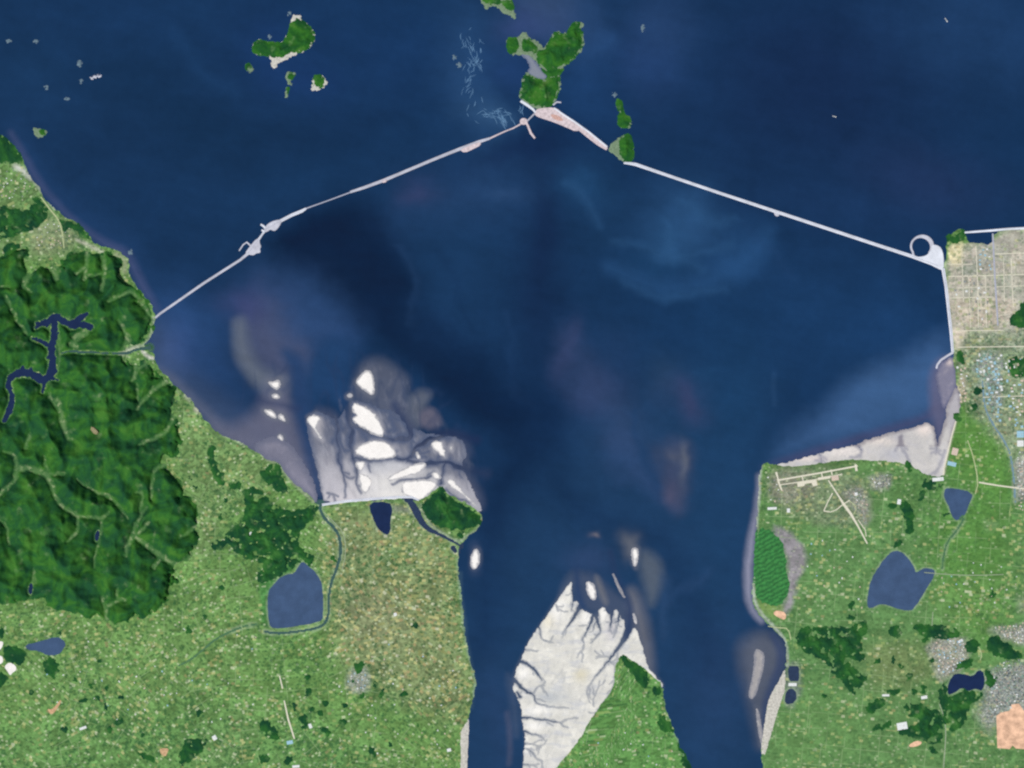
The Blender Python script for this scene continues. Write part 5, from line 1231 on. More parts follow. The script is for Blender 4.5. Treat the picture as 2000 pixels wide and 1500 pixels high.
I1 = island('green island with a white beach on its lower side, hooked like a boot', [(492, 96), (496, 83), (508, 76), (520, 82), (535, 83), (552, 85), (562, 65), (569, 42), (570, 30), (585, 28), (592, 40), (612, 60), (616, 72), (610, 88), (595, 100), (575, 107), (556, 119), (543, 124), (538, 135), (531, 134), (530, 117), (524, 110), (500, 107)],
  [[(493, 95), (498, 84), (508, 78), (520, 83), (536, 85), (553, 87), (563, 66), (571, 42), (582, 34), (592, 42), (612, 61), (614, 73), (608, 87), (594, 98), (575, 102), (556, 110), (544, 114), (530, 109), (500, 106)]], 90, 'beach', seed=1)
island('small green islet with a white tip right of the boot-shaped island', [(609, 152), (625, 145), (640, 158), (637, 167), (628, 173), (614, 178), (607, 176), (610, 166)], [[(611, 152), (624, 146), (637, 158), (630, 170), (613, 170)]], 45, 'beach', seed=2)
island('small crescent islet just below the boot-shaped island', [(558, 142), (570, 139), (578, 143), (574, 152), (568, 158), (571, 165), (564, 166), (557, 154)], [[(563, 144), (572, 142), (575, 148), (568, 156), (562, 152)]], 20, 'scrub', seed=3)
island('sliver of an islet below the small crescent islet', [(557, 172), (563, 170), (563, 180), (560, 194), (556, 190)], [[(559, 173), (563, 172), (561, 184)]], 12, 'scrub', seed=4)
island('tiny green islet left of the boot-shaped island', [(478, 128), (486, 122), (492, 130), (496, 139), (490, 143), (480, 136)], [[(480, 128), (486, 124), (491, 131), (488, 136), (481, 134)]], 15, 'scrub', seed=5)
island('green island cut off by the top edge with a ragged pale shore', [(930, -30), (938, 0), (946, 14), (950, 19), (958, 12), (974, 15), (980, 26), (992, 27), (1006, 38), (1008, 30), (1001, 15), (998, -30)], [[(938, -30), (944, 2), (949, 9), (958, 8), (974, 10), (980, -2), (976, -30)], [(978, 2), (990, -4), (1001, 4), (1003, 22), (992, 22), (984, 14)]], 60, 'scrub', seed=6)
I7 = island('largest green island, two wooded lobes around a grey mud bay', [(1113, 54), (1120, 42), (1138, 44), (1141, 52), (1132, 58), (1139, 66), (1141, 90), (1135, 101), (1120, 117), (1101, 130), (1093, 150), (1096, 170), (1087, 196), (1077, 208), (1050, 215), (1026, 201), (1012, 190), (1019, 170), (1021, 150), (1030, 140), (1042, 150), (1061, 157), (1071, 148), (1058, 134), (1038, 110), (1015, 106), (1000, 108), (990, 96), (990, 74), (1010, 73), (1025, 60), (1033, 74), (1050, 80), (1060, 93), (1067, 90), (1077, 70), (1087, 60), (1104, 68)],
  [[(1114, 55), (1121, 44), (1136, 46), (1130, 58), (1137, 67), (1139, 89), (1118, 116), (1099, 129), (1084, 134), (1072, 140), (1060, 132), (1046, 112), (1052, 98), (1068, 94), (1078, 73), (1087, 63), (1104, 71)],
   [(1024, 152), (1030, 144), (1042, 153), (1061, 160), (1074, 150), (1092, 146), (1092, 170), (1084, 194), (1075, 206), (1052, 210), (1030, 198), (1016, 188), (1021, 170)],
   [(990, 95), (991, 76), (1008, 75), (1016, 86), (1012, 100), (1000, 106)], [(1018, 78), (1030, 75), (1046, 84), (1052, 98), (1044, 106), (1036, 100), (1020, 100)], [(1056, 134), (1072, 140), (1100, 131), (1092, 150), (1074, 152), (1070, 146)]], 110, 'scrub', seed=7)
bank('jetty', [(1080, 205, 3), (1088, 199, 2.5), (1096, 200, 2)], 12, 12, .6, MAT['dike'], I7)
island('green wedge-shaped island where the right-hand seawall begins', [(1185, 290), (1200, 276), (1215, 264), (1231, 261), (1238, 287), (1238, 310), (1230, 318), (1217, 318), (1200, 303)], [[(1210, 272), (1218, 265), (1230, 263), (1237, 287), (1237, 310), (1229, 316), (1216, 313), (1209, 295)]], 100, 'scrub', seed=8)
island('narrow green island above the wedge-shaped island', [(1205, 194), (1211, 195), (1216, 206), (1219, 224), (1231, 230), (1235, 243), (1226, 252), (1209, 248), (1206, 232), (1211, 221), (1203, 207)], [[(1206, 195), (1211, 197), (1216, 208), (1219, 224), (1230, 232), (1232, 246), (1222, 250), (1210, 247), (1208, 230), (1212, 220), (1205, 206)]], 45, 'scrub', seed=9)
island('small low islet with a pale hooked shore off the upper left coast', [(64, 250), (73, 249), (80, 253), (92, 256), (90, 263), (84, 268), (72, 270), (68, 261)], [[(76, 254), (88, 257), (86, 263), (76, 263)]], 14, 'scrub', seed=10)
ROCKS = [(155, 124, 5, 6, 'small rocky islet alone above the white rock streak'), (187, 150, 11, 3, 'bright white streak of rock in the upper left sea'), (158, 159, 3.5, 4, 'tiny rock below the small rocky islet'), (17, 81, 5, 3, 'faint rock nearest the upper left corner'),
  (71, 81, 6, 3, 'faint low rock right of the corner rock'), (91, 171, 4, 3.5, 'faint rock above the low hooked islet'), (131, 194, 4.5, 3, 'faint dark rock between the low hooked islet and the rocky islet'), (1255, 55, 4, 6.5, 'pale rock standing alone right of the largest green island'),
  (1200, 185, 4.5, 4, 'small rock at the head of the narrow green island'), (887, 111, 4, 3.5, 'pale rock left of the foam streaks, upper of two'), (897, 127, 5, 4, 'pale rock left of the foam streaks, lower of two'), (527, 72, 4, 3.5, 'tiny rock in the hollow of the boot-shaped island'), (566, 26, 3, 4, 'tiny rock at the top of the boot-shaped island'), (255, 493, 4, 5, 'tiny rock off the upper left coast beside the beach')]
for i, (x, y, rx, ry, label) in enumerate(ROCKS):
    poly = ell(x, y, rx, ry, -14 if rx > 8 else 0, 14)
    xs, ys = box_of(poly, 4, .9)
    def rfn(X, Y, poly=poly, i=i):
        s = psdf(X, Y, poly, 20) + fbm(X, Y, 5, 3, .6, 3.3 + i) * 2.4
        return np.clip(s * 4 + fbm(X, Y, 4, 2, .6, i) * 8, -4, 22), s > -1.4, {}
    o = sheet('rock_islet', xs, ys, rfn, MAT['dike' if i == 1 else 'skerry'])
    if o: tag(o, label, 'rock')


# ------------------------------------------------------------------ seawalls, breakwaters
def wall(name, label, cat, line, mat, road=True, ztop=14, frac=.34, smooth=0, off=0.0):
    p = np.asarray(line, float); p[:, 2] *= .8; line = p; c = p.mean(0)
    root = empty(name, c[0], c[1]); tag(root, label, cat)
    bank('embankment', line, ztop, ztop + 3, .9, mat, root, smooth)
    if road:
        q = p.copy(); q[:, 2] = np.maximum(p[:, 2].min() * frac, .9)
        bank('road', q, ztop + 2.5, 2.4, .1, MAT['asphalt'], root, smooth)
    return root


r = wall('seawall', 'short straight pale seawall leaving the left shore', 'seawall', [(303, 621, 3), (312, 613, 4), (398, 553, 4.5), (470, 507, 4.5), (482, 497, 5.5)], MAT['dike'])
r = wall('seawall', 'middle stretch of seawall with two bulging work yards and jetties', 'seawall', [(482, 497, 5.5), (492, 486, 6), (505, 468, 4), (512, 458, 3), (520, 447, 5), (545, 433, 6), (570, 420, 6), (590, 412, 6), (598, 407, 3)], MAT['dike_white'])
slab('work_yard', [(479, 495), (486, 485), (494, 475), (500, 468), (506, 466), (507, 476), (510, 481), (507, 486), (509, 493), (500, 494), (496, 498), (488, 497)], 14.5, 16, MAT['dike'], r)
slab('work_yard', [(515, 453), (519, 443), (524, 437), (536, 431), (551, 429), (548, 437), (542, 446), (536, 451), (528, 447), (522, 452)], 14.5, 16, MAT['dike'], r)
bank('jetty', [(491, 481, 3), (482, 473, 2.5), (475, 478, 2), (467, 490, 2)], 9, 11, .8, MAT['dike'], r)
bank('jetty', [(520, 447, 4), (514, 441, 3.5), (509, 438, 3)], 9, 11, .8, MAT['dike_white'], r)
bank('jetty', [(516, 452, 3), (511, 449, 3)], 9, 11, .8, MAT['dike_white'], r)
r = wall('seawall', 'thin grey causeway gap in the left-hand seawall', 'seawall', [(598, 407, 2.2), (640, 392, 1.8), (686, 375, 2.2)], MAT['asphalt'], False, 9)
r = wall('seawall', 'long pale seawall of the left arm with a pinkish widened yard', 'seawall', [(684, 375, 4), (712, 366, 5.5), (750, 352, 6), (800, 331, 5.5), (850, 310, 5.5), (900, 290, 6), (935, 277, 6), (957, 270, 4)], MAT['dike'])
slab('work_yard', [(898, 292), (920, 283), (938, 276), (939, 283), (925, 290), (908, 298)], 14.6, 16, MAT['dike_pink'], r)
slab('work_yard', [(742, 354), (752, 349), (758, 349), (752, 357)], 14.6, 16, MAT['dike_pink'], r)
r = wall('seawall', 'thin seawall end running up to the pale round pad', 'seawall', [(957, 270, 3), (985, 257, 2), (1003, 250, 2), (1019, 241, 2.5)], MAT['dike_pink'], False, 12)
r = wall('breakwater', 'pale round pad with a bent pier at the tip of the left-hand seawall', 'pier', [(1028, 239, 4), (1033, 250, 4), (1037, 260, 4.5), (1045, 270, 3.5)], MAT['dike_pink'], False, 13)
slab('pad', ell(1023, 237, 7, 6, 0, 14), 14, 16, MAT['dike_pink'], r)
r = wall('bridge', 'short pale sluice bridge between the round pad and the largest island', 'bridge', [(1029, 237, 2), (1036, 230, 2), (1044, 222, 2.4)], MAT['dike'], True, 14)
root = empty('reclaimed_spit', 1105, 240); tag(root, 'pinkish tan reclaimed spit below the largest green island', 'land spit')
slab('fill', [(1044, 222), (1049, 213), (1062, 211), (1082, 210), (1092, 215), (1102, 226), (1121, 238), (1135, 250), (1126, 257), (1106, 248), (1082, 238), (1060, 231), (1049, 227)], 12, 14, MAT['dike_pink'], root)
slab('bare_patch', [(1075, 222), (1092, 226), (1102, 236), (1090, 236), (1078, 230)], 14.5, 2.4, speckle_mat('reddish_fill', (196, 158, 146), .2, 60), root)
bank('embankment', [(1128, 247, 8), (1150, 265, 8), (1170, 281, 7), (1186, 291, 5)], 13, 15, .8, MAT['dike_pink'], root)
bank('embankment', [(1082, 211, 2.5), (1102, 225, 3), (1122, 238, 3), (1150, 258, 3), (1186, 287, 3)], 15, 17, .8, MAT['dike_white'], root)
bank('embankment', [(1017, 197, 4), (1030, 205, 4.5), (1042, 214, 3.5), (1046, 220, 2.5)], 14, 16, .8, MAT['dike_white'], root)
r = wall('seawall', 'very long bright white seawall of the right arm', 'seawall', [(1218, 318, 3), (1230, 319, 5), (1242, 321, 6.5), (1300, 341, 5.5), (1400, 375, 5.5), (1515, 413, 6), (1600, 441, 6), (1700, 474, 6), (1780, 500, 6.5), (1832, 519, 7)], MAT['dike_white'])
slab('lookout', [(1511, 414), (1520, 414), (1523, 420), (1516, 423)], 13, 15, MAT['dike'], r)
root = empty('harbour_mole', 1812, 492); tag(root, 'ring-shaped white breakwater at the right end of the long white seawall', 'breakwater')
ring = [(1800 + 20.5 * math.cos(math.radians(a)), 481 + 19.5 * math.sin(math.radians(a)), 3 + 4.5 * max(0, math.cos(math.radians(a + 35)))) for a in range(-215, 55, 10)]
bank('ring_wall', [(1786, 502, 3), (1783, 494, 3)] + ring, 13, 15, .8, MAT['dike'], root)
slab('apron', [(1820, 478), (1830, 479), (1838, 484), (1843, 500), (1843, 528), (1832, 524), (1806, 510), (1786, 503), (1806, 501), (1814, 496), (1819, 487)], 14.5, 16, MAT['dike_white'], root)
r = wall('seawall', 'white shore wall running down the edge of the reclaimed blocks', 'seawall', [(1842, 524, 7), (1848, 560, 6), (1853, 605, 6), (1858, 650, 6), (1861, 688, 5)], MAT['dike_white'])
r = wall('breakwater', 'hooked pale breakwater below the white shore wall', 'breakwater', [(1862, 688, 4), (1850, 695, 4), (1838, 703, 4), (1831, 712, 4), (1829, 720, 3)], MAT['dike'], False)
r = wall('breakwater', 'thin white harbour breakwater reaching the right edge', 'breakwater', [(1884, 454, 3), (1910, 452, 3.5), (1938, 450, 4), (1970, 447, 4), (2060, 443, 4)], MAT['dike_white'], False)
r = wall('sea_dike', 'straight white sea dike closing the left tidal flat', 'dike', [(629, 986, 5), (675, 979, 5), (720, 975, 5), (775, 971, 4.5), (805, 971, 4), (818, 977, 3)], MAT['dike_white'], True, 10)
r = wall('sea_dike', 'pale shore dike between the pinkish flat and the green plain', 'dike', [(1867, 823, 2.5), (1858, 855, 2.5), (1851, 885, 2.5), (1844, 915, 2.5), (1843, 928, 3)], MAT['concrete'], False, 10)


# ------------------------------------------------------------------ roads, airfield
def road(label, line, mat='lane', cat='road', smooth=1, z=8.6):
    o = ribbon('road', line, z, MAT[mat], None, 2.4, smooth); tag(o, label, cat, kind='structure'); return o


road('straight cream farm road near the bottom edge, upper part', [(546, 1320, 2.2), (552, 1345, 2.2)], 'concrete', smooth=0)
road('straight cream farm road near the bottom edge, lower part', [(555, 1368, 2.2), (563, 1405, 3), (575, 1443, 2.6)], 'concrete', smooth=0)
road('pale road along the upper left shore', [(80, 385, 2), (100, 412, 2.6), (113, 427, 2.6), (120, 445, 2.6), (123, 465, 2.4), (125, 485, 2)], 'lane')
road('cream road crossing the green plain from canal to village', [(1912, 942, 2.6), (1940, 947, 2.6), (1985, 953, 2.6), (2060, 960, 2.6)], 'concrete')
road('thin pale lane down from the factory quarter', [(1890, 860, 1.6), (1902, 895, 2), (1911, 942, 2), (1905, 965, 1.6)], 'lane')
road('pale road down through the woods beside the forked lake', [(1835, 1375, 1.4), (1842, 1395, 1.6), (1847, 1415, 1.8), (1847, 1445, 1.8), (1843, 1500, 1.6)], 'lane_grey')
road('thin upright lane above the small grey town', [(1822, 1195, 1.2), (1820, 1225, 1.4), (1819, 1255, 1.4)], 'lane_grey')
road('thin lane crossing the wood towards the city', [(1892, 1250, 1.4), (1912, 1262, 1.6), (1918, 1280, 1.6), (1914, 1290, 1.2)], 'lane')
road('thin level lane at the right end of the heart-shaped reservoir', [(1805, 1118, 1.2), (1850, 1122, 1.4), (1900, 1124, 1.4), (1960, 1122, 1.2)], 'lane_grey')
road('pale shoreline road beside the salt ponds', [(1500, 1223, 1.4), (1520, 1226, 2), (1540, 1227, 2), (1545, 1250, 1.6)], 'lane')
road('grey lane along the river below the white sea dike', [(632, 1000, 1.2), (645, 1012, 1.2), (672, 1040, 1.4), (676, 1080, 1.4), (668, 1115, 1.2)], 'lane_grey')
GRID = [[(1906, 480, 1.8), (1910, 560, 1.8), (1911, 640, 1.6)], [(1879, 505, 1.4), (1882, 590, 1.4)], [(1975, 505, 1.8), (1978, 580, 1.8), (1980, 600, 1.4)], [(1852, 540, 1.8), (1935, 538, 1.8), (2060, 534, 1.8)],
        [(1944, 496, 1.8), (2060, 492, 1.8)], [(1856, 582, 1.6), (1940, 580, 1.6)], [(1866, 646, 1.6), (1960, 645, 1.6)], [(1870, 678, 1.8), (2060, 676, 1.8)], [(1852, 516, 1.4), (1900, 516, 1.4)], [(1872, 562, 1.2), (1935, 560, 1.2)], [(1892, 538, 1.2), (1896, 640, 1.2)], [(1925, 540, 1.2), (1927, 640, 1.2)], [(1946, 560, 1.3), (2060, 556, 1.3)], [(1960, 500, 1.2), (1962, 590, 1.2)], [(1950, 616, 1.2), (1972, 614, 1.2)], [(1920, 776, 1.6), (1970, 774, 1.6), (2060, 773, 1.6)]]
for l in GRID:
    l = [(a, b, c * .75) for a, b, c in l]
    o = road('pale straight street of the reclaimed grid behind the right shore', l, 'concrete', 'street', 0); o['group'] = 'streets of the reclaimed grid'
o = road('broad dark straight avenue through the reclaimed grid', [(1939, 456, 3), (1943, 540, 3), (1947, 600, 3), (1949, 636, 2.4)], 'asphalt', 'avenue', 0, 10)

root = empty('airfield', 1600, 930); tag(root, 'pale airfield with one long runway and linked taxiway near the right flat', 'airfield')
bank('runway', [(1519, 938, 3), (1600, 924, 3), (1675, 910, 3)], 9, 3, .5, MAT['concrete'], root)
bank('taxiway', [(1524, 947, 1.8), (1590, 937, 1.8), (1645, 926, 1.8)], 8.4, 2.4, .5, MAT['concrete'], root)
bank('taxiway', [(1519, 935, 3.4), (1522, 945, 3.4), (1527, 958, 2.6)], 9.8, 3, .5, MAT['concrete'], root)
bank('taxiway', [(1671, 907, 4), (1673, 920, 4.6)], 9.8, 3, .5, MAT['concrete'], root)
for x, y in ((1566, 929), (1604, 923), (1623, 918)):
    bank('taxiway', [(x, y - 1, 2), (x + 2.5, y + 10, 2)], 9.6, 3, .5, MAT['concrete'], root)
bank('runway_stub', [(1516, 922, 4), (1520, 937, 2)], 9.4, 3, .5, MAT['concrete'], root)
slab('apron', [(1557, 943), (1594, 936), (1597, 948), (1588, 950), (1585, 943), (1572, 945), (1571, 949), (1558, 951)], 10.4, 4, MAT['concrete'], root, .5, 0)
slab('apron', [(1597, 933), (1622, 929), (1622, 934), (1598, 938)], 10.4, 4, MAT['concrete'], root, .5, 0)
root = empty('old_runway', 1655, 1000); tag(root, 'old slanting cream runway with triangular taxiways below the airfield', 'runway')
bank('runway', [(1618, 938, 2), (1640, 972, 3), (1648, 985, 5), (1662, 1004, 5), (1676, 1028, 3), (1694, 1062, 2.4)], 9, 3, .5, MAT['concrete'], root)
bank('taxiway', [(1626, 963, 2.2), (1617, 980, 1.6), (1609, 998, 2)], 8.4, 2.4, .5, MAT['concrete'], root)
bank('taxiway', [(1609, 998, 2), (1622, 1000, 1.6), (1633, 996, 1.6), (1648, 984, 1.8), (1660, 977, 2)], 9.8, 3, .5, MAT['concrete'], root)
bank('taxiway', [(1656, 976, 1.4), (1668, 985, 1.4), (1672, 995, 1.4), (1667, 1005, 1.4)], 8.4, 2.4, .5, MAT['lane'], root)
bank('taxiway', [(1676, 1015, 1.4), (1690, 1035, 1.6), (1692, 1048, 1.2)], 8.4, 2.4, .5, MAT['concrete'], root)

# half-moon green and other striking plots
FIELD = [(1478, 1036), (1490, 1030), (1510, 1038), (1530, 1062), (1535, 1090), (1536, 1120), (1545, 1140), (1537, 1165), (1525, 1182), (1505, 1183), (1482, 1174), (1474, 1158), (1476, 1090)]


def moon_mat():
    m, nt, b = new_mat('bright_green_strips')
    pos = N(nt, 'ShaderNodeNewGeometry'); mp = N(nt, 'ShaderNodeMapping'); mp.inputs['Rotation'].default_value = (0, 0, math.radians(62))
    nt.links.new(pos.outputs['Position'], mp.inputs['Vector'])
    w = N(nt, 'ShaderNodeTexWave'); w.inputs['Scale'].default_value = 1 / 460.0; w.inputs['Distortion'].default_value = 5.5; w.inputs['Detail'].default_value = 2; w.inputs['Detail Scale'].default_value = 2.0
    nt.links.new(mp.outputs[0], w.inputs['Vector'])
    n = noise_node(nt, 130, 4, .6)
    c = ramp(nt, w.outputs[0], [(0.1, A(38, 100, 48)), (0.5, A(46, 116, 54)), (0.9, A(56, 126, 60))])
    nt.links.new(mixc(nt, 1.0, c, maprange(nt, n.outputs[0], .3, .7, .75, 1.25), 'MULTIPLY'), b.inputs['Base Color'])
    b.inputs['Roughness'].default_value = .95
    return m


xs, ys = box_of(FIELD, 5, 1.5)
def mfn(X, Y):
    s = psdf(X, Y, chaikin(FIELD, 2), 20) + fbm(X, Y, 9, 3, .55, 2.0) * 1.5
    return 6 + np.clip(s * 2, -4, 4) + fbm(X, Y, 12, 3, .6, 3) * 4, s > -2, {}
o = sheet('half_moon_field', xs, ys, mfn, moon_mat()); tag(o, 'bright green striped half-moon field on the right shore', 'field')
PLOTS = [('large pink bare building site at the right edge below the city', [(1946, 1398), (1955, 1392), (1972, 1388), (1976, 1376), (1990, 1374), (1998, 1386), (2010, 1398), (2010, 1464), (1984, 1462), (1978, 1456), (1972, 1463), (1948, 1461), (1947, 1430)], 'soil'),
  ('small sandy bare plot below the half-moon field', [(1509, 1198), (1517, 1191), (1536, 1197), (1534, 1212), (1520, 1206)], 'soil'),
  ('pinkish bare plot beside the ribbed wood near the bottom', [(1773, 1456), (1790, 1446), (1802, 1449), (1796, 1456), (1780, 1460)], 'soil'),
  ('pinkish bare plot near the bottom edge of the left farmland', [(311, 1463), (320, 1461), (330, 1462), (327, 1470), (324, 1478), (314, 1473)], 'soil_brown'),
  ('orange-brown bare plot below the small left pond', [(92, 1384), (101, 1386), (110, 1377), (118, 1366), (120, 1371), (111, 1385), (104, 1394), (98, 1395)], 'soil_brown'),
  ('dull bare scar inside the great forested hills', [(173, 835), (182, 833), (190, 840), (193, 846), (184, 843)], 'soil_dull'),
  ('white quarry floor at the lower left edge', [(8, 1302), (18, 1293), (31, 1300), (32, 1309), (24, 1314), (20, 1320), (14, 1310)], 'sand'),
  ('white quarry strip touching the left edge', [(-10, 1282), (4, 1280), (7, 1292), (0, 1298), (-10, 1296)], 'sand'),
  ('small white bare plot at the left edge above the quarry', [(-10, 1254), (6, 1252), (6, 1260), (0, 1270), (-10, 1270)], 'sand')]
for label, poly, mat in PLOTS:
    zt = 9.5
    if 'inside the great' in label: zt = 330
    o = slab('bare_plot', poly, zt, 4 if zt < 100 else 200, MAT[mat], None, .5, 0 if 'large pink' in label else 1); tag(o, label, 'bare ground')


# ------------------------------------------------------------------ buildings
PROTO = {}


def building_mesh(kind, roof):
    """unit building (1 x 1 x 1): walls with plinth, eaves and a gabled, saw-tooth or flat parapet roof"""
    key = (kind, roof)
    if key in PROTO: return PROTO[key]
    co, fa, mi = [], [], []
    def box(x0, y0, z0, x1, y1, z1, m):
        k = len(co); co.extend([(x0, y0, z0), (x1, y0, z0), (x1, y1, z0), (x0, y1, z0), (x0, y0, z1), (x1, y0, z1), (x1, y1, z1), (x0, y1, z1)])
        for f in ((0, 3, 2, 1), (4, 5, 6, 7), (0, 1, 5, 4), (1, 2, 6, 5), (2, 3, 7, 6), (3, 0, 4, 7)): fa.append(tuple(k + i for i in f)); mi.append(m)
    def gable(x0, x1, y0, y1, zb, zr, m):
        k = len(co); ym = (y0 + y1) / 2
        co.extend([(x0, y0, zb), (x1, y0, zb), (x1, y1, zb), (x0, y1, zb), (x0, ym, zr), (x1, ym, zr)])
        for f in ((0, 1, 5, 4), (2, 3, 4, 5), (0, 4, 3), (1, 2, 5), (0, 3, 2, 1)): fa.append(tuple(k + i for i in f)); mi.append(m)
    if kind == 'hall':
        box(-.47, -.46, 0, .47, .46, .72, 0)
        for i in range(3): gable(-.5, .5, -.5 + i / 3, -.5 + (i + 1) / 3, .721, 1.0, 1)
        box(.1, -.06, .98, .22, .06, 1.1, 0)
    elif kind == 'block':
        box(-.48, -.48, 0, .48, .48, .86, 0); box(-.5, -.5, .861, .5, .5, .93, 1); box(-.2, -.2, .931, .15, .2, 1.1, 1); box(.22, -.1, .931, .36, .1, 1.03, 0)
    else:
        box(-.44, -.42, 0, .44, .42, .6, 0); gable(-.5, .5, -.5, .5, .601, 1.0, 1); box(.2, .08, .8, .3, .2, 1.15, 0)
    me = bpy.data.meshes.new(kind); me.from_pydata(co, [], fa)
    me.materials.append(MAT['wall']); me.materials.append(MAT[roof]); me.polygons.foreach_set('material_index', mi); me.update()
    PROTO[key] = me
    return me


def building(name, kind, roof, x, y, w, d, h, rot, label, cat, group=None, z=5.5):
    o = bpy.data.objects.new(name, building_mesh(kind, roof)); COL.objects.link(o)
    o.location = (wx(x), wy(y), z); o.scale = (w * S, d * S, h); o.rotation_euler = (0, 0, math.radians(rot))
    tag(o, label, cat, group)
    return o


def scatter(n, poly, sizes, roofs, kinds, rot, name, cat, label, group, hmin=8, hmax=20, gap=1.0, seed=1):
    r = random.Random(seed); p = np.asarray(poly, float); placed = []
    x0, y0 = p.min(0); x1, y1 = p.max(0); tries = 0
    while len(placed) < n and tries < n * 60:
        tries += 1
        x, y = r.uniform(x0, x1), r.uniform(y0, y1); w, d = r.uniform(*sizes), r.uniform(*sizes) * .75
        if psdf(np.array([x]), np.array([y]), p)[0] < 1.5: continue
        if lakes_all(np.array([x]), np.array([y]))[0] > -4: continue
        if any(abs(x - a) < (w + c) / 2 + gap and abs(y - b) < (d + e) / 2 + gap for a, b, c, e in placed): continue
        placed.append((x, y, w, d))
        building(name, r.choice(kinds), r.choice(roofs), x, y, w, d, r.uniform(hmin, hmax), rot + r.choice((0, 90)) + r.uniform(-3, 3), label, cat, group)


scatter(70, [(1905, 690), (1960, 690), (1958, 830), (1940, 810), (1928, 800), (1924, 760), (1908, 740)], (3.5, 6.5), ['roof_blue', 'roof_blue', 'roof_white', 'roof_green', 'roof_grey'], ['hall'], 4, 'factory', 'factory',
        'factory hall with a blue, white or grey roof beside the pale blue canal', 'factory halls beside the canal', 10, 18, 1.0, 3)
scatter(40, [(1962, 700), (2000, 690), (2000, 840), (1968, 830)], (3, 6), ['roof_white', 'roof_blue', 'roof_tan'], ['hall', 'house'], 2, 'warehouse', 'warehouse', 'warehouse with a white, blue or tan roof at the right edge beyond the factory halls', 'warehouses at the right edge', 10, 16, 1.5, 4)
scatter(14, [(1868, 705), (1890, 705), (1895, 785), (1872, 790)], (2.5, 5), ['roof_white', 'roof_tan'], ['hall', 'house'], 6, 'shed', 'shed', 'pale shed beside the mudflat inside the hooked breakwater', 'sheds beside the hooked breakwater', 8, 12, 1.5, 5)
scatter(26, [(1855, 545), (1930, 545), (1935, 635), (1866, 640)], (3, 5.5), ['roof_white', 'roof_tan', 'roof_grey'], ['hall', 'block'], 2, 'warehouse', 'warehouse', 'pale warehouse in the lower blocks of the reclaimed grid', 'warehouses in the lower reclaimed blocks', 10, 16, 3, 6)
scatter(14, [(1912, 480), (1938, 480), (1938, 535), (1912, 535)], (3, 5), ['roof_white', 'roof_blue', 'roof_grey'], ['hall', 'block'], 2, 'warehouse', 'warehouse', 'pale warehouse beside the small harbour basin of the reclaimed grid', 'warehouses beside the harbour basin', 10, 16, 2, 7)
scatter(120, [(1945, 1292), (2000, 1285), (2000, 1370), (1975, 1385), (1950, 1395), (1928, 1420), (1920, 1400), (1935, 1350)], (2, 4), ['roof_grey', 'roof_grey', 'roof_dark', 'roof_dark', 'roof_white', 'roof_green'], ['block', 'block', 'house'], 12, 'city_block', 'building', 'grey building in the city at the lower right edge', 'buildings of the grey city', 12, 40, .8, 8)
scatter(48, [(1935, 1225), (2000, 1215), (2000, 1262), (1972, 1250)], (2, 4), ['roof_grey', 'roof_tan', 'roof_white'], ['block', 'house'], 8, 'city_block', 'building', 'pale building of the suburb above the long wood at the right edge', 'buildings of the suburb above the wood', 10, 30, 1, 9)
scatter(62, [(1822, 1250), (1880, 1246), (1892, 1280), (1862, 1312), (1830, 1322)], (2, 4), ['roof_white', 'roof_grey', 'roof_tan', 'roof_blue'], ['house', 'block', 'hall'], 5, 'town_house', 'house', 'white or grey roofed house in the small town above the forked lake', 'houses of the small grey town', 8, 20, 1, 10)
scatter(20, [(682, 1315), (712, 1305), (720, 1330), (710, 1354), (686, 1346)], (1.8, 3.2), ['roof_white', 'roof_grey', 'roof_blue'], ['house'], 20, 'farmhouse', 'house', 'pale roofed house in the lone village of the lower left farmland', 'houses of the lone lower village', 6, 10, 1, 11)
scatter(30, [(30, 330), (60, 350), (60, 380), (30, 395), (0, 385), (0, 330)], (1.8, 3.2), ['roof_white', 'roof_grey', 'roof_tan'], ['house'], 20, 'village_house', 'house', 'pale roofed house in the shore village below the left headland', 'houses of the shore village', 6, 10, 1.5, 12)
scatter(26, [(60, 445), (110, 430), (145, 455), (125, 480), (80, 492)], (1.8, 3.2), ['roof_white', 'roof_grey', 'roof_tan'], ['house'], 25, 'village_house', 'house', 'pale roofed house in the valley village above the great forested hills', 'houses of the valley village', 6, 10, 1.5, 13)
scatter(30, [(1700, 930), (1742, 925), (1738, 948), (1712, 958)], (2, 3.6), ['roof_grey', 'roof_dark', 'roof_white'], ['hall', 'block'], 15, 'barrack', 'building', 'grey building of the camp right of the airfield', 'camp buildings right of the airfield', 8, 12, 1, 14)
scatter(12, [(1655, 960), (1690, 960), (1700, 995), (1680, 1000)], (2, 3.6), ['roof_grey', 'roof_tan', 'roof_white'], ['hall', 'block'], 30, 'barrack', 'building', 'grey or tan building between the airfield and the old runway', 'buildings between the two runways', 8, 12, 1, 15)
scatter(10, [(1498, 930), (1512, 930), (1555, 962), (1560, 985), (1500, 985)], (2, 4), ['roof_grey', 'roof_tan', 'roof_white'], ['hall', 'block'], 10, 'hangar', 'hangar', 'pale hangar at the seaward end of the airfield', 'hangars at the seaward end', 8, 14, 2, 16)
scatter(34, [(1984, 880), (2000, 878), (2000, 1000), (1990, 1000)], (2, 4), ['roof_grey', 'roof_white', 'roof_tan'], ['block', 'house'], 3, 'town_house', 'house', 'pale roofed house of the strip town at the right edge', 'houses of the strip town', 8, 18, .8, 17)
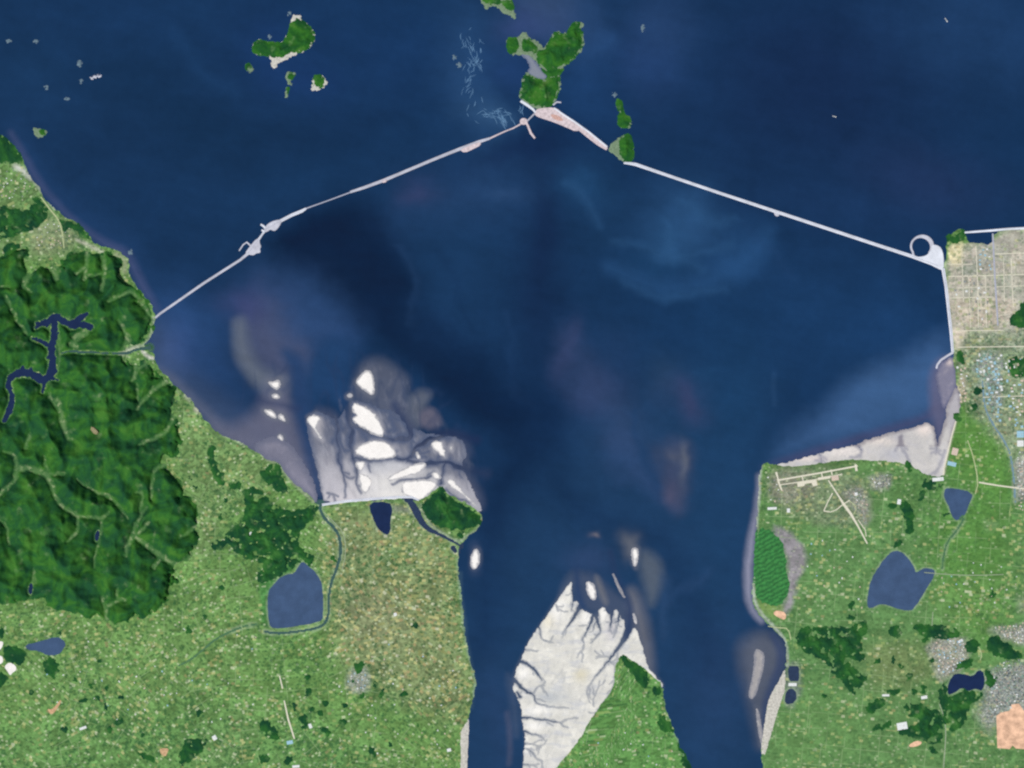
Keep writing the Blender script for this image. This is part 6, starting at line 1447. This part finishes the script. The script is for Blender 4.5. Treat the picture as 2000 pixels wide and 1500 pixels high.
SINGLE = [
  ('factory', 'hall', 'roof_blue', 1993, 848, 14, 13, 20, 0, 'huge blue-white factory hall at the right edge, upper of two', 'factory'),
  ('factory', 'hall', 'roof_white', 1993, 866, 13, 12, 20, 0, 'huge white factory hall at the right edge, lower of two', 'factory'),
  ('greenhouse', 'hall', 'roof_tan', 1865, 882, 12, 14, 8, -14, 'pinkish glasshouse block beside the pinkish flat', 'greenhouse'),
  ('greenhouse', 'hall', 'roof_blue', 1859, 906, 17, 8, 8, -14, 'pale blue glasshouse block just below the pinkish one', 'greenhouse'),
  ('pumping_station', 'block', 'roof_white', 1832, 936, 22, 7, 12, 5, 'long white pumping station at the lower corner of the pinkish flat', 'building'),
  ('terminal', 'block', 'roof_tan', 1631, 934, 14, 9, 14, 8, 'tan terminal building beside the runway', 'terminal'),
  ('factory', 'hall', 'roof_white', 577, 1016, 9, 7, 12, -20, 'lone white factory in the ragged wooded hill', 'factory'),
  ('farm_shed', 'hall', 'roof_white', 488, 1043, 9, 5, 9, 35, 'white farm shed left of the ragged wooded hill', 'shed'),
  ('greenhouse', 'hall', 'roof_white', 1762, 1418, 20, 14, 8, 10, 'large pale glasshouse beside the ribbed wood', 'greenhouse'),
  ('factory', 'hall', 'roof_white', 1876, 1252, 10, 5, 12, 28, 'bright white factory hall at the top of the small grey town', 'factory'),
  ('hangar', 'hall', 'roof_white', 1508, 993, 18, 5, 12, 3, 'long white hangar above the half-moon field', 'hangar'),
  ('farm_shed', 'hall', 'roof_white', 1540, 997, 6, 8, 9, 0, 'white shed right of the long white hangar', 'shed'),
  ('farm_shed', 'hall', 'roof_white', 1730, 1358, 14, 4, 9, 0, 'long white shed above the slanting wood', 'shed'),
  ('farm_shed', 'hall', 'roof_white', 1805, 1362, 12, 6, 9, 10, 'white shed left of the forked lake', 'shed'),
  ('farm_shed', 'hall', 'roof_white', 1756, 980, 7, 10, 9, -10, 'white shed at the top of the upright wood', 'shed'),
  ('salt_store', 'hall', 'roof_white', 1548, 1337, 16, 6, 9, 0, 'white salt store between the two dark salt ponds', 'shed'),
  ('farm_shed', 'hall', 'roof_white', 419, 1441, 8, 9, 9, 30, 'white shed beside the forked dark wood', 'shed'),
  ('farm_shed', 'hall', 'roof_white', 606, 1418, 6, 9, 9, 20, 'white shed at the wood right of the farm road', 'shed'),
  ('farm_shed', 'hall', 'roof_white', 162, 1422, 14, 5, 9, 20, 'long white shed near the lower left copses', 'shed'),
  ('farm_shed', 'hall', 'roof_white', 772, 1200, 6, 6, 9, 10, 'white shed alone in the straw-coloured polder', 'shed'),
  ('farm_shed', 'hall', 'roof_blue', 566, 1450, 12, 7, 9, 10, 'blue-roofed shed at the lower end of the farm road', 'shed'),
  ('farm_shed', 'hall', 'roof_white', 877, 1465, 8, 6, 9, 10, 'white shed near the pale beach strip at the bottom', 'shed'),
  ('farm_shed', 'hall', 'roof_white', 578, 1497, 14, 5, 9, 5, 'long white shed on the bottom edge left of centre', 'shed'),
  ('farm_shed', 'hall', 'roof_white', 1672, 775 + 190, 6, 6, 9, 5, 'white shed at the top of the old runway triangle', 'shed'),
  ('quarry_shed', 'hall', 'roof_white', 304, 866 - 1, 1, 1, 1, 0, None, None),
]
for nm, kind, roof, x, y, w, d, h, rot, label, cat in SINGLE:
    if label: building(nm, kind, roof, x, y, w, d, h, rot, label, cat)
r = random.Random(23)
for zone, n, label, grp in (([(360, 1110), (520, 1240), (500, 1380), (420, 1420), (100, 1400), (60, 1330), (140, 1230), (260, 1220), (340, 1170)], 46, 'isolated white farm shed in the straw-flecked farmland below the great hills', 'farm sheds of the lower left plain'),
                            ([(560, 1250), (680, 1240), (890, 1250), (900, 1400), (880, 1480), (740, 1490), (620, 1300)], 34, 'isolated white farm shed in the polder left of the lower left river', 'farm sheds of the polder'),
                            ([(1560, 1020), (1690, 1080), (1690, 1200), (1580, 1210), (1560, 1130)], 18, 'isolated white farm shed between the half-moon field and the heart-shaped reservoir', 'farm sheds by the half-moon field'),
                            ([(1830, 1120), (1990, 1060), (1990, 1150), (1930, 1200), (1840, 1190)], 24, 'isolated white farm shed right of the heart-shaped reservoir', 'farm sheds right of the reservoir'),
                            ([(1150, 1420), (1280, 1360), (1310, 1440), (1320, 1500), (1110, 1500)], 14, 'isolated white farm shed on the green tongue of land', 'farm sheds of the green tongue')):
    scatter(n, zone, (1.8, 3.6), ['roof_white', 'roof_white', 'roof_tan', 'roof_blue'], ['house', 'hall'], r.uniform(0, 30), 'farm_shed', 'shed', label, grp, 6, 9, 6, r.randint(1, 999))


# ------------------------------------------------------------------ ships and foam
def ship(x, y, L, rot, label):
    root = empty('ship', x, y); root.rotation_euler = (0, 0, math.radians(rot)); tag(root, label, 'ship')
    Wd = L * .2
    hull = [(-.5, -.42), (-.46, -.5), (.25, -.5), (.4, -.3), (.5, 0), (.4, .3), (.25, .5), (-.46, .5), (-.5, .42)]
    n = len(hull); co = [(a * L * .94, b * Wd * .8, -3) for a, b in hull] + [(a * L, b * Wd, 12) for a, b in hull]
    fa = [tuple(range(n))[::-1], tuple(range(n, 2 * n))] + [(i, (i + 1) % n, n + (i + 1) % n, n + i) for i in range(n)]
    def part(nm, co, fa, mat):
        me = bpy.data.meshes.new(nm); me.from_pydata(co, [], fa); me.materials.append(mat); me.update()
        o = bpy.data.objects.new(nm, me); COL.objects.link(o); o.parent = root
    part('hull', co, fa, MAT['roof_white'])
    def bx(x0, x1, w, z0, z1):
        c = [(x0, -w, z0), (x1, -w, z0), (x1, w, z0), (x0, w, z0), (x0, -w, z1), (x1, -w, z1), (x1, w, z1), (x0, w, z1)]
        return c, [(0, 3, 2, 1), (4, 5, 6, 7), (0, 1, 5, 4), (1, 2, 6, 5), (2, 3, 7, 6), (3, 0, 4, 7)]
    part('deckhouse', *bx(-L * .42, -L * .24, Wd * .36, 12.1, 30), MAT['roof_white'])
    part('hatch_cover', *bx(-L * .18, L * .3, Wd * .3, 12.1, 16), MAT['roof_grey'])
    part('funnel', *bx(-L * .46, -L * .425, Wd * .12, 12.1, 34), MAT['roof_dark'])


ship(1629.5, 227.5, 150, 165, 'small white ship in the upper right sea')
ship(1848, 39, 170, 125, 'small pale ship near the upper right corner')

co, fa = [], []
rf = random.Random(5)
def streak(x, y, ang, L, w):
    k = len(co); m = 6; bend = rf.uniform(-.5, .5)
    for i in range(m + 1):
        t = i / m - .5; a = ang + bend * t
        px, py = x + math.cos(a) * L * t, y + math.sin(a) * L * t
        ww = w * (1 - (2 * t) ** 2) + .12
        for s_ in (-1, 1): co.append((wx(px - math.sin(a) * ww * s_), wy(py + math.cos(a) * ww * s_), .8 + .3 * rf.random()))
    for i in range(m): fa.append((k + 2 * i, k + 2 * i + 1, k + 2 * i + 3, k + 2 * i + 2))
for cx, cy, rx, ry, n, ang in ((912, 95, 18, 34, 22, 1.2), (932, 112, 12, 30, 26, 1.6), (918, 160, 8, 26, 12, 1.9), (968, 224, 26, 12, 30, .4), (985, 238, 14, 8, 22, .9), (925, 196, 20, 26, 9, 1.9), (1020, 215, 5, 12, 8, 1.2)):
    for _ in range(n): streak(rf.gauss(cx, rx * .6), rf.gauss(cy, ry * .6), ang + rf.gauss(0, .5), rf.uniform(6, 18), rf.uniform(.2, .55))
o = mesh_obj('foam', co, fa, MAT['foam']); fix_up(o)
tag(o, 'pale streaks of sea foam left of the largest green island', 'foam', kind='stuff')

# ------------------------------------------------------------------ light, sky, camera
EL = math.radians(57)
sd = Vector((-0.74, -0.67, 0)).normalized() * math.cos(EL) + Vector((0, 0, math.sin(EL)))
sun = bpy.data.lights.new('sun', 'SUN'); sun.energy = 3.4; sun.angle = math.radians(.53); sun.color = (1.0, .965, .91)
so = bpy.data.objects.new('sun', sun); COL.objects.link(so); so.rotation_euler = sd.to_track_quat('Z', 'Y').to_euler()
w = bpy.data.worlds.new('World'); sc.world = w; w.use_nodes = True
nt = w.node_tree; bg = nt.nodes['Background']; sky = nt.nodes.new('ShaderNodeTexSky')
sky.sky_type = 'NISHITA'; sky.sun_disc = False; sky.sun_elevation = EL; sky.sun_rotation = math.atan2(sd.x, sd.y)
nt.links.new(sky.outputs[0], bg.inputs[0]); bg.inputs[1].default_value = .08
cam = bpy.data.cameras.new('camera'); co_ = bpy.data.objects.new('camera', cam); COL.objects.link(co_)
co_.location = (0, 0, CAM_H); co_.rotation_euler = (0, 0, 0)
cam.sensor_width = 36; cam.lens = 36 * CAM_H / (2000 * S); cam.clip_start = 1000; cam.clip_end = 2000000
sc.camera = co_
sc.view_settings.view_transform = 'Standard'; sc.view_settings.look = 'None'; sc.view_settings.exposure = 0; sc.view_settings.gamma = 1
sc.render.engine = 'CYCLES'; sc.cycles.max_bounces = 3; sc.cycles.use_denoising = False
sc.cycles.pixel_filter_type = 'BLACKMAN_HARRIS'; sc.cycles.filter_width = 2.3
